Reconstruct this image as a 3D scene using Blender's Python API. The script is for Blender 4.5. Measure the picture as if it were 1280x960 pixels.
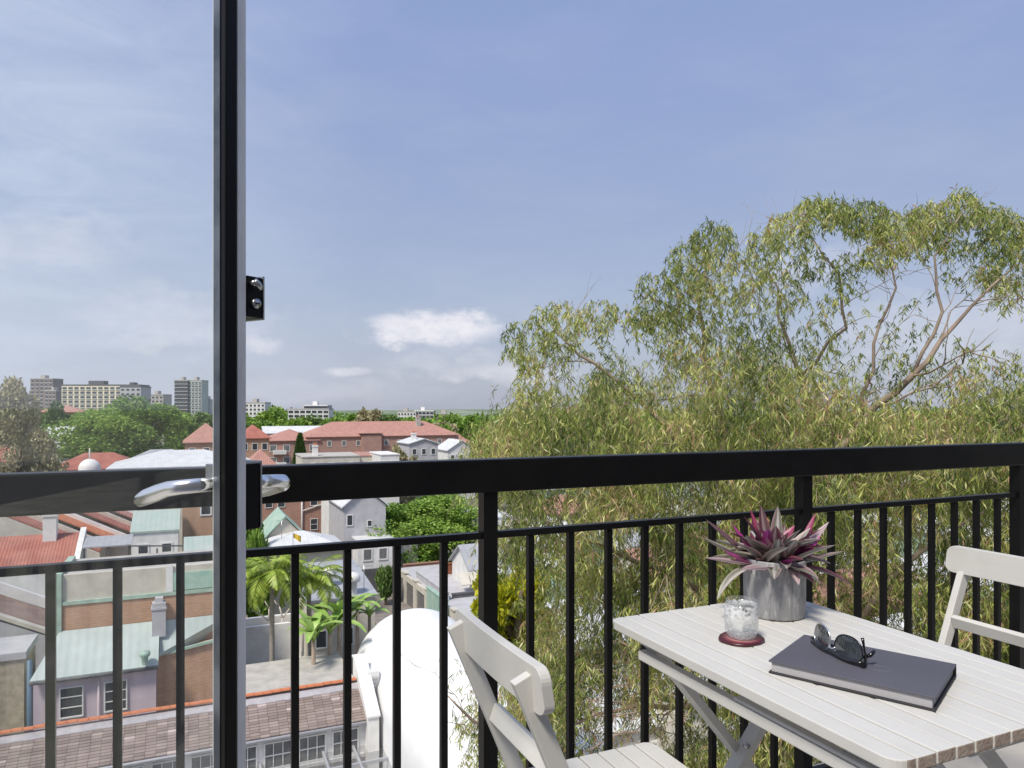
import bpy, bmesh, math, random
import numpy as np
from mathutils import Vector
R = math.radians
rnd = random.Random(7)
npr = np.random.RandomState(11)
for o in list(bpy.data.objects): bpy.data.objects.remove(o)
SC = bpy.context.scene
COL = SC.collection
# ---------------------------------------------------------------- camera, sky, sun, exposure
F = 907.0; HZ = 510.0; H = 19.0          # focal length in photo pixels, horizon row, eye height over the lane
cam_d = bpy.data.cameras.new('camera'); cam = bpy.data.objects.new('camera', cam_d); COL.objects.link(cam)
cam_d.sensor_width = 36; cam_d.lens = F/1280*36; cam_d.shift_y = (HZ-480)/1280
cam_d.clip_start = 0.05; cam_d.clip_end = 6000
cam.location = (0, 0, H); cam.rotation_euler = (R(90), 0, 0)
SC.camera = cam
SC.view_settings.view_transform = 'Standard'; SC.view_settings.look = 'None'
SC.view_settings.exposure = 0.78; SC.view_settings.gamma = 1
SUN_EL, SUN_AZ = 54.0, -148.0              # azimuth clockwise from +Y
sd = bpy.data.lights.new('sun', 'SUN'); sd.energy = 2.3; sd.angle = R(11); sd.color = (1, .94, .83)
so = bpy.data.objects.new('sun', sd); COL.objects.link(so)
sv = Vector((math.sin(R(SUN_AZ))*math.cos(R(SUN_EL)), math.cos(R(SUN_AZ))*math.cos(R(SUN_EL)), math.sin(R(SUN_EL))))
so.rotation_euler = sv.to_track_quat('Z', 'Y').to_euler(); so.location = (0, 0, 60)

class NT:
    def __init__(s, tree): s.t = tree; s.n = tree.nodes; s.l = tree.links
    def node(s, typ, ins=None, **kw):
        nd = s.n.new(typ)
        for k, v in kw.items(): setattr(nd, k, v)
        for k, v in (ins or {}).items():
            if isinstance(v, bpy.types.NodeSocket): s.l.new(v, nd.inputs[k])
            else: nd.inputs[k].default_value = v
        return nd
    def math(s, op, a, b=0.0, c=None, clamp=False):
        d = {0: a, 1: b}
        if c is not None: d[2] = c
        return s.node('ShaderNodeMath', d, operation=op, use_clamp=clamp).outputs[0]
    def mix(s, f, a, b, blend='MIX'):
        nd = s.node('ShaderNodeMix', None, data_type='RGBA', blend_type=blend)
        for i, v in ((0, f), (6, a), (7, b)):
            if isinstance(v, bpy.types.NodeSocket): s.l.new(v, nd.inputs[i])
            else: nd.inputs[i].default_value = v
        return nd.outputs[2]
    def ramp(s, f, stops, interp='LINEAR'):
        nd = s.node('ShaderNodeValToRGB', {0: f}); cr = nd.color_ramp; cr.interpolation = interp
        while len(cr.elements) < len(stops): cr.elements.new(.5)
        for e, (p, c) in zip(cr.elements, stops):
            e.position = p; e.color = c if isinstance(c, tuple) else (c, c, c, 1)
        return nd.outputs[0]
    def noise(s, vec, scale, detail=4, rough=.55, dist=0):
        nd = s.node('ShaderNodeTexNoise', {'Scale': scale, 'Detail': detail, 'Roughness': rough, 'Distortion': dist})
        if vec is not None: s.l.new(vec, nd.inputs['Vector'])
        return nd.outputs[0]
def c4(c): return (c[0], c[1], c[2], 1.0)

world = bpy.data.worlds.new('World'); SC.world = world; world.use_nodes = True
W = NT(world.node_tree); W.n.clear()
sky = W.node('ShaderNodeTexSky', sky_type='NISHITA', sun_disc=False, sun_elevation=R(SUN_EL), sun_rotation=R(SUN_AZ % 360),
             altitude=50, air_density=1.0, dust_density=1.6, ozone_density=2.0)
tc = W.node('ShaderNodeTexCoord').outputs['Generated']
nrm = W.node('ShaderNodeVectorMath', {0: tc}, operation='NORMALIZE').outputs[0]
sep = W.node('ShaderNodeSeparateXYZ', {0: nrm})
az = W.math('ARCTAN2', sep.outputs[0], sep.outputs[1]); el = W.math('ARCSINE', sep.outputs[2])
sc_ = W.node('ShaderNodeCombineXYZ', {0: az, 1: W.math('MULTIPLY', el, 3.2), 2: 0.0}).outputs[0]
# thin high veil: pale periwinkle at the top, lilac grey at the horizon
veil = W.ramp(W.math('MULTIPLY', el, 1/.9, clamp=True), [(0, (3.9, 4.15, 5.1, 1)), (.14, (3.6, 4.05, 5.3, 1)), (.3, (3.0, 3.65, 5.5, 1)), (.55, (2.65, 3.4, 5.8, 1)), (1, (2.3, 3.15, 5.6, 1))])
base = W.mix(.78, sky.outputs[0], veil)
cv_ = W.node('ShaderNodeCombineXYZ', {0: az, 1: W.math('MULTIPLY', el, 1.7), 2: 3.0}).outputs[0]
def cloud(px, py, rx, ry, amt, soft=.8, ns=9.0):
    a0 = math.atan2(px-640, F); e0 = math.atan2(HZ-py, math.hypot(px-640, F))
    dn = W.math('SUBTRACT', W.noise(cv_, 14, 8, .62), .5); dn2 = W.noise(cv_, 26, 7, .6)
    dx = W.math('DIVIDE', W.math('SUBTRACT', az, a0), rx/F)
    dy = W.math('DIVIDE', W.math('SUBTRACT', el, e0), ry/F)
    dy = W.math('ADD', dy, W.math('MULTIPLY', dn, 3.2)); dx = W.math('ADD', dx, W.math('MULTIPLY', dn, 1.8))
    d = W.math('SQRT', W.math('ADD', W.math('MULTIPLY', dx, dx), W.math('MULTIPLY', dy, dy)))
    m = W.node('ShaderNodeMapRange', {0: d, 1: 1.15, 2: 1.15-soft, 3: 0.0, 4: amt}); m.interpolation_type = 'SMOOTHSTEP'
    return W.math('MULTIPLY', m.outputs[0], W.ramp(dn2, [(.3, .45), (.6, 1.0)]))
n1 = W.noise(sc_, 3.2, 7, .6, .3)
lowmask = W.ramp(W.math('MULTIPLY', el, 1/.9, clamp=True), [(0, .75), (.12, .8), (.22, .35), (.5, .3), (1, .4)])
cir = W.math('MULTIPLY', W.ramp(n1, [(.45, 0.0), (.72, 1.0)]), lowmask, clamp=True)
base = W.mix(W.math('MULTIPLY', cir, .5), base, (4.9, 5.2, 6.2, 1))
# thin cloud to the left, brightened to stand in for the pane's reflection
lft = W.node('ShaderNodeMapRange', {0: az, 1: -.2, 2: -.75, 3: 0.0, 4: .6}).outputs[0]
lfn = W.ramp(W.noise(sc_, 5.5, 7, .62, .6), [(.34, .45), (.62, 1.15)])
base = W.mix(W.math('MULTIPLY', lft, lfn, clamp=True), base, (5.9, 6.5, 7.7, 1))
for a in ((540, 413, 92, 24, .95), (560, 400, 60, 17, .6), (500, 405, 50, 12, .45), (552, 455, 90, 22, .25), (438, 463, 30, 7, .6),
          (325, 432, 26, 14, .5), (640, 470, 80, 14, .5), (1000, 330, 70, 28, .3), (1190, 410, 150, 50, .3), (230, 400, 120, 40, .3), (60, 300, 90, 30, .3), (380, 490, 160, 18, .15)):
    base = W.mix(cloud(*a), base, (7.2, 7.1, 7.6, 1))
W.node('ShaderNodeOutputWorld', {0: W.node('ShaderNodeBackground', {0: base, 1: .0715}).outputs[0]})

# ---------------------------------------------------------------- town frame: everything lies along the railing's direction
A = R(23.94); CA, SA = math.cos(A), math.sin(A)
def w2f(x, y): return (x*CA + y*SA, -x*SA + y*CA)
def f2w(p, q): return (p*CA - q*SA, p*SA + q*CA)
def LP(px, py, z):                       # frame position of a photo pixel on the level z
    Y = F*(H-z)/(py-HZ); return w2f((px-640)/F*Y, Y)
def at(px, py, Y):                       # frame point of a photo pixel at distance Y
    p, q = w2f((px-640)/F*Y, Y); return (p, q, H-(py-HZ)/F*Y)
def wat(px, py, Y): return ((px-640)/F*Y, Y, H-(py-HZ)/F*Y)

# ---------------------------------------------------------------- materials
MATS = {}
def mat(name, col, rough=.6, col2=None, nscale=4.0, bump=0.0, bscale=40.0, metal=0.0, spec=.5, coat=0.0, detail=5, stretch=(1,1,1), lo=.38, hi=.64):
    if name in MATS: return MATS[name]
    m = bpy.data.materials.new(name); m.use_nodes = True; T = NT(m.node_tree); T.n.clear()
    co = T.node('ShaderNodeTexCoord').outputs['Object']
    co = T.node('ShaderNodeMapping', {0: co, 3: stretch}).outputs[0]
    c = c4(col)
    if col2 is not None:
        c = T.mix(T.ramp(T.noise(co, nscale, detail, .6), [(lo, 0.0), (hi, 1.0)]), c4(col), c4(col2))
    b = T.node('ShaderNodeBsdfPrincipled', {'Base Color': c, 'Roughness': rough, 'Metallic': metal, 'Specular IOR Level': spec, 'Coat Weight': coat})
    if bump: T.l.new(T.node('ShaderNodeBump', {'Height': T.noise(co, bscale, 4), 'Strength': bump, 'Distance': .02}).outputs[0], b.inputs['Normal'])
    T.node('ShaderNodeOutputMaterial', {0: b.outputs[0]}); MATS[name] = m
    return m
def wallmap(T):                          # brick/wave coordinates: u along the wall whatever way it faces, v up
    g = T.node('ShaderNodeTexCoord'); co = T.node('ShaderNodeSeparateXYZ', {0: g.outputs['Object']})
    return T.node('ShaderNodeCombineXYZ', {0: T.math('ADD', co.outputs[0], co.outputs[1]), 1: co.outputs[2], 2: 0.0}).outputs[0], g.outputs['Object']
def brick(name, a, b_, mortar, w=.23, h=.086, rough=.85, mort=.012):
    m = bpy.data.materials.new(name); m.use_nodes = True; T = NT(m.node_tree); T.n.clear()
    uv, co = wallmap(T)
    br = T.node('ShaderNodeTexBrick', {'Vector': uv, 'Color1': c4(a), 'Color2': c4(b_), 'Mortar': c4(mortar), 'Scale': 1.0, 'Mortar Size': mort, 'Brick Width': w, 'Row Height': h, 'Bias': -.1})
    c = T.mix(T.ramp(T.noise(co, .8, 6), [(.3, .0), (.7, .35)]), br.outputs[0], c4([x*.6 for x in a]))
    bs = T.node('ShaderNodeBsdfPrincipled', {'Base Color': c, 'Roughness': rough})
    T.l.new(T.node('ShaderNodeBump', {'Height': br.outputs['Fac'], 'Strength': .4, 'Distance': -.01}).outputs[0], bs.inputs['Normal'])
    T.node('ShaderNodeOutputMaterial', {0: bs.outputs[0]}); MATS[name] = m; return m
def ribbed(name, col, col2, axis=0, pitch=.25, rough=.45, depth=.02, metal=.0, line=None):
    m = bpy.data.materials.new(name); m.use_nodes = True; T = NT(m.node_tree); T.n.clear()
    co = T.node('ShaderNodeTexCoord').outputs['Object']; s = T.node('ShaderNodeSeparateXYZ', {0: co})
    w = T.math('SINE', T.math('MULTIPLY', s.outputs[axis], 2*math.pi/pitch))
    c = T.mix(T.ramp(T.noise(co, .9, 7, .65), [(.35, 0.0), (.68, 1.0)]), c4(col), c4(col2))
    bs = T.node('ShaderNodeBsdfPrincipled', {'Base Color': c, 'Roughness': rough, 'Metallic': metal})
    T.l.new(T.node('ShaderNodeBump', {'Height': w, 'Strength': .8, 'Distance': depth}).outputs[0], bs.inputs['Normal'])
    T.node('ShaderNodeOutputMaterial', {0: bs.outputs[0]}); MATS[name] = m; return m
def leafmat(name, stops, transl=.35, rough=.5, spec=.4):
    m = bpy.data.materials.new(name); m.use_nodes = True; T = NT(m.node_tree); T.n.clear()
    t = T.node('ShaderNodeAttribute', attribute_name='tint').outputs['Fac']
    c = T.ramp(t, [(p, c4(cc)) for p, cc in stops])
    b = T.node('ShaderNodeBsdfPrincipled', {'Base Color': c, 'Roughness': rough, 'Specular IOR Level': spec})
    tr = T.node('ShaderNodeBsdfTranslucent', {0: c})
    mx = T.node('ShaderNodeMixShader', {0: transl, 1: b.outputs[0], 2: tr.outputs[0]})
    T.node('ShaderNodeOutputMaterial', {0: mx.outputs[0]}); MATS[name] = m; return m
def glassmat(name, tint, pale_veil=.0, ior=1.5, pale_veil_col=(.7, .72, .75), rough=.0):
    m = bpy.data.materials.new(name); m.use_nodes = True; T = NT(m.node_tree); T.n.clear()
    bf = T.node('ShaderNodeNewGeometry').outputs['Backfacing']
    fr = T.node('ShaderNodeFresnel', {0: T.math('ADD', ior, T.math('MULTIPLY', bf, 1/ior-ior))}).outputs[0]
    tr = T.node('ShaderNodeBsdfTransparent', {0: c4(tint)}); gl = T.node('ShaderNodeBsdfGlossy', {0: (1, 1, 1, 1), 'Roughness': rough})
    mx = T.node('ShaderNodeMixShader', {0: fr, 1: tr.outputs[0], 2: gl.outputs[0]}).outputs[0]
    if pale_veil:  # pale film mixed in; on the door it stands for reflected brightness
        co = T.node('ShaderNodeTexCoord').outputs['Object']
        nz = T.ramp(T.noise(co, 5, 8, .7), [(.35, .6), (.7, 1.0)])
        df = T.node('ShaderNodeBsdfTranslucent', {0: c4(pale_veil_col)}); d2 = T.node('ShaderNodeBsdfDiffuse', {0: c4(pale_veil_col)})
        dd = T.node('ShaderNodeMixShader', {0: .5, 1: df.outputs[0], 2: d2.outputs[0]}).outputs[0]
        mx = T.node('ShaderNodeMixShader', {0: T.math('MULTIPLY', nz, pale_veil), 1: mx, 2: dd}).outputs[0]
    T.node('ShaderNodeOutputMaterial', {0: mx}); MATS[name] = m; return m
M = {}
M['black'] = mat('black_paint', (.004, .0038, .0042), .35, (.007, .0066, .007), 8, .04, 300, spec=.2)
def painted(name, col, col2, stretch):
    m = bpy.data.materials.new(name); m.use_nodes = True; X = NT(m.node_tree); X.n.clear()
    co = X.node('ShaderNodeTexCoord').outputs['Object']; rn = X.node('ShaderNodeObjectInfo').outputs['Random']
    off = X.node('ShaderNodeVectorMath', {0: co, 1: X.node('ShaderNodeCombineXYZ', {0: X.math('MULTIPLY', rn, 9), 1: rn, 2: rn}).outputs[0]}, operation='ADD').outputs[0]
    g = X.noise(X.node('ShaderNodeMapping', {0: off, 3: stretch}).outputs[0], 90, 6, .7); w = X.noise(off, 7, 6, .65)
    c = X.mix(X.math('MULTIPLY', X.ramp(w, [(.42, 0.0), (.75, 1.0)]), .8), c4(col), c4(col2)); c = X.mix(X.ramp(g, [(.55, 0.0), (.8, .22)]), c, (.42, .39, .34, 1))
    c = X.mix(X.math('MULTIPLY', rn, .16), c, (.55, .54, .50, 1))
    b = X.node('ShaderNodeBsdfPrincipled', {'Base Color': c, 'Roughness': X.ramp(w, [(.3, .34), (.7, .55)])})
    X.l.new(X.node('ShaderNodeBump', {'Height': g, 'Strength': .22, 'Distance': .0012}).outputs[0], b.inputs['Normal'])
    X.node('ShaderNodeOutputMaterial', {0: b.outputs[0]}); return m
M['white'] = painted('white_furniture_paint', (.62, .608, .58), (.53, .515, .485), (1, .06, 1))
M['shaded_endgrain'] = mat('shaded_end_grain', (.30, .23, .19), .8, (.42, .35, .30), 60, .2, 200)  # brown end grain, darkened to carry the shade of the near ends
M['chrome'] = mat('satin_chrome', (.90, .90, .90), .24, metal=1.0)
M['steel'] = mat('brushed_steel', (.6, .6, .6), .32, (.45, .45, .46), 30, metal=1.0)
M['silver'] = mat('aluminium_stile', (.95, .93, .90), .4, (.6, .59, .58), 10, .1, 60, metal=.0, stretch=(1, 1, .3), lo=.5, hi=.75)
M['screw'] = mat('dark_screw', (.05, .05, .05), .5, metal=.6)
M['asphalt'] = mat('lane_asphalt', (.19, .165, .15), .9, (.27, .24, .215), 1.5, .3, 30)
M['ground'] = mat('town_ground', (.10, .115, .055), .95, (.26, .23, .19), .12, .0, detail=8)
M['conc'] = mat('pale_concrete', (.50, .47, .43), .85, (.38, .36, .33), 1.3, .2, 15)
M['cream'] = mat('cream_render', (.62, .58, .50), .8, (.52, .48, .41), 1.2, .15, 15)
M['wwhite'] = mat('white_render', (.78, .77, .75), .7, (.66, .65, .63), 1.0, .1, 12)
M['dome'] = mat('white_dome_paint', (.84, .84, .84), .55, (.77, .77, .78), .7, .08, 6)
M['grey'] = mat('grey_render', (.50, .49, .51), .8, (.42, .415, .43), 1.2, .15, 12)
M['dgrey'] = mat('dark_grey_paint', (.085, .085, .09), .55, (.12, .12, .125), 2, .1, 10)
M['lav'] = mat('lavender_render', (.60, .50, .55), .85, (.52, .44, .48), 1.4, .25, 12)
M['gwall'] = mat('sage_green_paint', (.27, .43, .36), .7, (.40, .50, .42), 1.4, .2, 10)
M['gtrim'] = mat('pale_green_trim', (.42, .56, .46), .7, (.32, .42, .35), 2)
M['rust'] = mat('rust_red_timber', (.25, .08, .045), .7, (.33, .13, .07), 3, .2, 20)
M['sand'] = mat('sandstone_blocks', (.45, .39, .29), .9, (.30, .26, .19), 2.5, .6, 9)
M['brickred'] = brick('red_brick', (.46, .22, .17), (.36, .17, .135), (.46, .38, .33))
M['brickorg'] = brick('orange_brick', (.56, .29, .165), (.44, .22, .125), (.52, .43, .34))
M['brickpink'] = brick('pink_brick', (.43, .23, .17), (.35, .18, .13), (.45, .38, .32), w=.5, h=.2)
M['mroof'] = ribbed('green_grey_metal_roof', (.46, .53, .51), (.38, .44, .42), 0, .4, .5, .003)
M['wroof'] = ribbed('white_metal_roof', (.70, .70, .70), (.56, .57, .58), 0, .4, .5, .005)
M['groof'] = ribbed('grey_metal_roof', (.40, .41, .43), (.32, .33, .35), 0, .4, .5, .005)
M['grnroof'] = ribbed('green_metal_roof', (.36, .46, .40), (.46, .50, .46), 0, .4, .5, .005)
M['rtile'] = ribbed('red_tile_roof', (.43, .16, .115), (.31, .11, .085), 0, .22, .8, .015)
M['ptile'] = ribbed('pink_tile_roof', (.47, .25, .20), (.37, .19, .155), 0, .3, .8, .012)
M['btile'] = ribbed('brown_tile_roof', (.33, .225, .18), (.21, .145, .12), 1, .3, .85, .03)
M['otile'] = mat('orange_terracotta', (.62, .22, .10), .7, (.48, .155, .07), 3, .15, 20)
M['shingle'] = mat('mauve_brown_shingle', (.285, .20, .175), .85, (.185, .13, .118), 5, .4, 25, stretch=(.5, 2, 2))
M['lead'] = mat('lead_flashing', (.44, .42, .44), .6, (.35, .34, .36), 2)
M['winglass'] = mat('window_glass', (.03, .036, .042), .08, (.07, .08, .09), .7, spec=.7)
M['winglass2'] = mat('curtained_window', (.22, .22, .21), .3, (.10, .11, .12), 1.2)
M['wframe'] = mat('white_window_frame', (.74, .73, .71), .5)
M['blue'] = mat('blue_tarpaulin', (.20, .31, .50), .6, (.30, .42, .60), 2, .2, 6)
M['soil'] = mat('soil', (.07, .045, .03), .95, (.12, .08, .05), 6, .6, 20)
M['bark'] = mat('eucalyptus_bark', (.40, .31, .24), .85, (.24, .18, .14), 3, .4, 12, stretch=(1, 1, .35))
M['dbark'] = mat('dark_bark', (.12, .09, .065), .9, (.2, .16, .12), 3, .4, 12)
M['twig'] = mat('bare_twigs', (.42, .30, .22), .85, (.30, .20, .15), 5)
M['eleaf'] = leafmat('eucalyptus_leaves', [(0, (.085, .125, .035)), (.25, (.165, .23, .05)), (.55, (.38, .44, .10)), (.8, (.72, .72, .235)), (.95, (.84, .76, .42)), (1, (.55, .32, .19))], .42, .4, .6)
M['gleaf'] = leafmat('green_leaves', [(0, (.10, .20, .03)), (.5, (.24, .38, .06)), (1, (.42, .56, .12))], .3)
M['dleaf'] = leafmat('dark_leaves', [(0, (.06, .12, .03)), (.5, (.14, .23, .06)), (1, (.27, .36, .10))], .25)
M['bleaf'] = leafmat('brownish_leaves', [(0, (.26, .24, .13)), (.5, (.46, .42, .24)), (1, (.62, .56, .36))], .25)
M['yleaf'] = leafmat('golden_leaves', [(0, (.22, .26, .01)), (.5, (.50, .50, .02)), (1, (.70, .64, .07))], .4)
M['pleaf'] = leafmat('palm_leaves', [(0, (.16, .26, .03)), (.5, (.36, .48, .07)), (1, (.62, .66, .18))], .35, .4)
M['pane'] = glassmat('door_glass', (.995, 1, .998), .03, 1.24)
M['roofglass'] = glassmat('skylight_glass', (.93, .94, .95), .05)
def mobj(n): return M[n] if isinstance(n, str) else n

# ---------------------------------------------------------------- mesh builder
class MB:
    def __init__(s): s.v = []; s.f = []; s.m = []; s.sm = []
    def add(s, vs, fs, m=0, smooth=False):
        o = len(s.v); s.v += [tuple(v) for v in vs]
        for f in fs: s.f.append([i+o for i in f]); s.m.append(m); s.sm.append(smooth)
        return s
    def box(s, a0, a1, b0, b1, z0, z1, m=0):
        v = [(a0,b0,z0),(a1,b0,z0),(a1,b1,z0),(a0,b1,z0),(a0,b0,z1),(a1,b0,z1),(a1,b1,z1),(a0,b1,z1)]
        return s.add(v, [(3,2,1,0),(4,5,6,7),(0,1,5,4),(1,2,6,5),(2,3,7,6),(3,0,4,7)], m)
    def hexa(s, b4, t4, m=0):
        return s.add(list(b4)+list(t4), [(3,2,1,0),(4,5,6,7),(0,1,5,4),(1,2,6,5),(2,3,7,6),(3,0,4,7)], m)
    def prism(s, poly, axis, c0, c1, m=0, smooth=False):   # poly of 2-D points; axis 0,1,2 is the extrusion axis
        def P(u, v, c): return (c,u,v) if axis == 0 else ((u,c,v) if axis == 1 else (u,v,c))
        n = len(poly); vs = [P(u,v,c0) for u,v in poly]+[P(u,v,c1) for u,v in poly]
        s.add(vs, [tuple(range(n))[::-1], tuple(range(n,2*n))]+[(i,(i+1)%n,n+(i+1)%n,n+i) for i in range(n)], m, smooth); return s
    def bar(s, a, b, w, h, up=(0,0,1), m=0):
        a = Vector(a); b = Vector(b); d = (b-a).normalized(); u = Vector(up)
        x = d.cross(u).normalized(); y = x.cross(d).normalized(); x *= w/2; y *= h/2
        return s.hexa([a-x-y, a+x-y, b+x-y, b-x-y], [a-x+y, a+x+y, b+x+y, b-x+y], m)
    def tube(s, pts, rad, n=8, m=0, flat=1.0, caps=True):
        pts = [Vector(p) for p in pts]; o = len(s.v); k = len(pts)
        if not hasattr(rad, '__len__'): rad = [rad]*k
        ref = Vector((0,0,1)) if abs((pts[-1]-pts[0]).normalized().z) < .9 else Vector((1,0,0))
        vs = []
        for i, p in enumerate(pts):
            d = (pts[min(i+1,k-1)]-pts[max(i-1,0)]).normalized(); x = d.cross(ref).normalized(); y = x.cross(d).normalized()
            for j in range(n):
                t = 2*math.pi*j/n; vs.append(p + x*math.cos(t)*rad[i]*flat + y*math.sin(t)*rad[i])
        fs = [(i*n+j, i*n+(j+1)%n, (i+1)*n+(j+1)%n, (i+1)*n+j) for i in range(k-1) for j in range(n)]
        if caps: fs += [tuple(range(n))[::-1], tuple(range((k-1)*n, k*n))]
        return s.add(vs, fs, m, True)
    def lathe(s, prof, n=32, m=0, c=(0,0)):
        vs = [(c[0]+r*math.cos(2*math.pi*j/n), c[1]+r*math.sin(2*math.pi*j/n), z) for r, z in prof for j in range(n)]
        fs = [(i*n+j, i*n+(j+1)%n, (i+1)*n+(j+1)%n, (i+1)*n+j) for i in range(len(prof)-1) for j in range(n)]
        return s.add(vs, fs, m, True)
    def mesh(s, name, mats, off=(0,0,0)):
        me = bpy.data.meshes.new(name); v = np.array(s.v, dtype=float) - np.array(off)
        me.from_pydata([tuple(x) for x in v], [], s.f)
        for mm in (mats if isinstance(mats, (list, tuple)) else [mats]): me.materials.append(mobj(mm))
        me.polygons.foreach_set('material_index', s.m); me.polygons.foreach_set('use_smooth', s.sm); me.update()
        return me
def blades(name, base, d, side, L, Wd, tint, m, off, bend=.12):     # thousands of small leaves as one mesh, two triangles each
    n = len(base); nr = np.cross(d, side)
    mid = base + d*(L*.42)[:, None] + nr*(L*bend)[:, None]
    v = np.empty((n, 4, 3)); v[:, 0] = base; v[:, 1] = mid + side*(Wd/2)[:, None]; v[:, 2] = mid - side*(Wd/2)[:, None]; v[:, 3] = base + d*L[:, None]
    v = v.reshape(-1, 3) - np.array(off)
    i4 = np.arange(n)*4; tri = np.stack([i4, i4+1, i4+2, i4+1, i4+3, i4+2], 1).reshape(-1)
    me = bpy.data.meshes.new(name); me.vertices.add(4*n); me.vertices.foreach_set('co', v.ravel())
    me.loops.add(6*n); me.loops.foreach_set('vertex_index', tri); me.polygons.add(2*n)
    me.polygons.foreach_set('loop_start', np.arange(2*n)*3); me.polygons.foreach_set('loop_total', np.full(2*n, 3))
    at_ = me.attributes.new('tint', 'FLOAT', 'POINT'); at_.data.foreach_set('value', np.repeat(np.clip(tint, 0, 1), 4))
    me.materials.append(mobj(m)); me.update(calc_edges=True); return me
def unit(a): return a/np.maximum(np.linalg.norm(a, axis=1, keepdims=True), 1e-9)

# ---------------------------------------------------------------- things and parts
def props(o, label=None, cat=None, group=None, kind=None):
    if label: o['label'] = label
    if cat: o['category'] = cat
    if group: o['group'] = group
    if kind: o['kind'] = kind
    return o
class Thing:                              # an Empty at the base; parts are given in town-frame coordinates
    def __init__(s, name, label, cat, p, q, z=0.0, group=None, rot=A, frame=True, kind=None):
        s.base = (p, q, z); s.o = bpy.data.objects.new(name, None); COL.objects.link(s.o); s.o.empty_display_size = .1
        x, y = f2w(p, q) if frame else (p, q)
        s.o.location = (x, y, z); s.o.rotation_euler = (0, 0, rot); props(s.o, label, cat, group, kind)
    def part(s, name, mb, mats, parent=None, label=None, kind=None, bev=0, local=False):
        me = mb.mesh(name, mats, (0,0,0) if local else s.base) if isinstance(mb, MB) else mb
        o = bpy.data.objects.new(name, me); COL.objects.link(o); o.parent = parent or s.o
        if label: o['label'] = label
        if kind: o['kind'] = kind
        if bev: md = o.modifiers.new('bevel', 'BEVEL'); md.width = bev; md.segments = 2; md.limit_method = 'ANGLE'; md.angle_limit = R(40)
        return o
    def inst(s, name, me, loc, rz=0, parent=None, sc=None, local=False):
        o = bpy.data.objects.new(name, me); COL.objects.link(o); o.parent = parent or s.o
        o.location = loc if local else tuple(a-b for a, b in zip(loc, s.base)); o.rotation_euler = (0, 0, rz)
        if sc: o.scale = sc
        return o
def structure(name, mb, mats, base=(0,0,0)):
    me = mb.mesh(name, mats, base); o = bpy.data.objects.new(name, me); COL.objects.link(o)
    x, y = f2w(base[0], base[1]); o.location = (x, y, base[2]); o.rotation_euler = (0, 0, A); o['kind'] = 'structure'; return o
def copy_tree(o, parent=None):
    c = o.copy(); COL.objects.link(c)
    if parent: c.parent = parent
    for ch in list(o.children): copy_tree(ch, c)
    return c

WIN = {}
def win_meshes(w, h, cols, rows, glass='winglass', fr='wframe', t=.06):
    k = (round(w,2), round(h,2), cols, rows, glass, fr)
    if k in WIN: return WIN[k]
    f = MB(); f.box(-w/2,w/2,-.07,.06,0,t); f.box(-w/2,w/2,-.05,.06,h-t,h); f.box(-w/2,-w/2+t,-.05,.06,t,h-t); f.box(w/2-t,w/2,-.05,.06,t,h-t)
    for i in range(1, cols): x = -w/2+w*i/cols; f.box(x-t*.3,x+t*.3,-.03,.05,t,h-t)
    for i in range(1, rows): z = h*i/rows; f.box(-w/2+t,w/2-t,-.034,.046,z-t*.35,z+t*.35)
    g = MB(); g.box(-w/2+t,w/2-t,.01,.02,t,h-t)
    WIN[k] = (f.mesh('window', fr), g.mesh('pane', glass)); return WIN[k]
def window(T, p, q, z, w, h, cols=1, rows=2, face=0, glass='winglass', fr='wframe'):   # face: rotation; 0 looks to -q
    f, g = win_meshes(w, h, cols, rows, glass, fr)
    o = T.inst('window', f, (p, q, z), face); T.inst('pane', g, (0,0,0), 0, o, local=True); return o
def farwin(T, p, q, z, w, h, face=0, glass='winglass', fr='wframe'):
    k = ('far', round(w,2), round(h,2), glass, fr)
    if k not in WIN:
        f = MB(); t = min(.12, w*.12); f.box(-w/2,w/2,-.06,.1,0,t,0); f.box(-w/2,w/2,-.05,.1,h-t,h,0); f.box(-w/2,-w/2+t,-.05,.1,t,h-t,0); f.box(w/2-t,w/2,-.05,.1,t,h-t,0)
        f.box(-w/2+t,w/2-t,-.01,.05,t,h-t,1); WIN[k] = f.mesh('window', [fr, glass])
    return T.inst('window', WIN[k], (p, q, z), face)
def gable(T, name, p0, p1, q0, q1, ze, zr, m, axis=0, ov=.3, th=.15):      # two-slope roof, ridge along p (axis 0) or q (axis 1)
    b = MB()
    if axis == 0:
        qm = (q0+q1)/2
        poly = [(q0-ov, ze-.1), (qm, zr), (q1+ov, ze-.1), (q1+ov, ze-.1+th), (qm, zr+th), (q0-ov, ze-.1+th)]
        b.prism([poly[0], poly[1], poly[4], poly[5]], 0, p0-ov, p1+ov); b.prism([poly[1], poly[2], poly[3], poly[4]], 0, p0-ov, p1+ov)
    else:
        pm = (p0+p1)/2
        b.prism([(p0-ov, ze-.1), (pm, zr), (pm, zr+th), (p0-ov, ze-.1+th)], 1, q0-ov, q1+ov); b.prism([(pm, zr), (p1+ov, ze-.1), (p1+ov, ze-.1+th), (pm, zr+th)], 1, q0-ov, q1+ov)
    return T.part(name, b, m)
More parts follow.
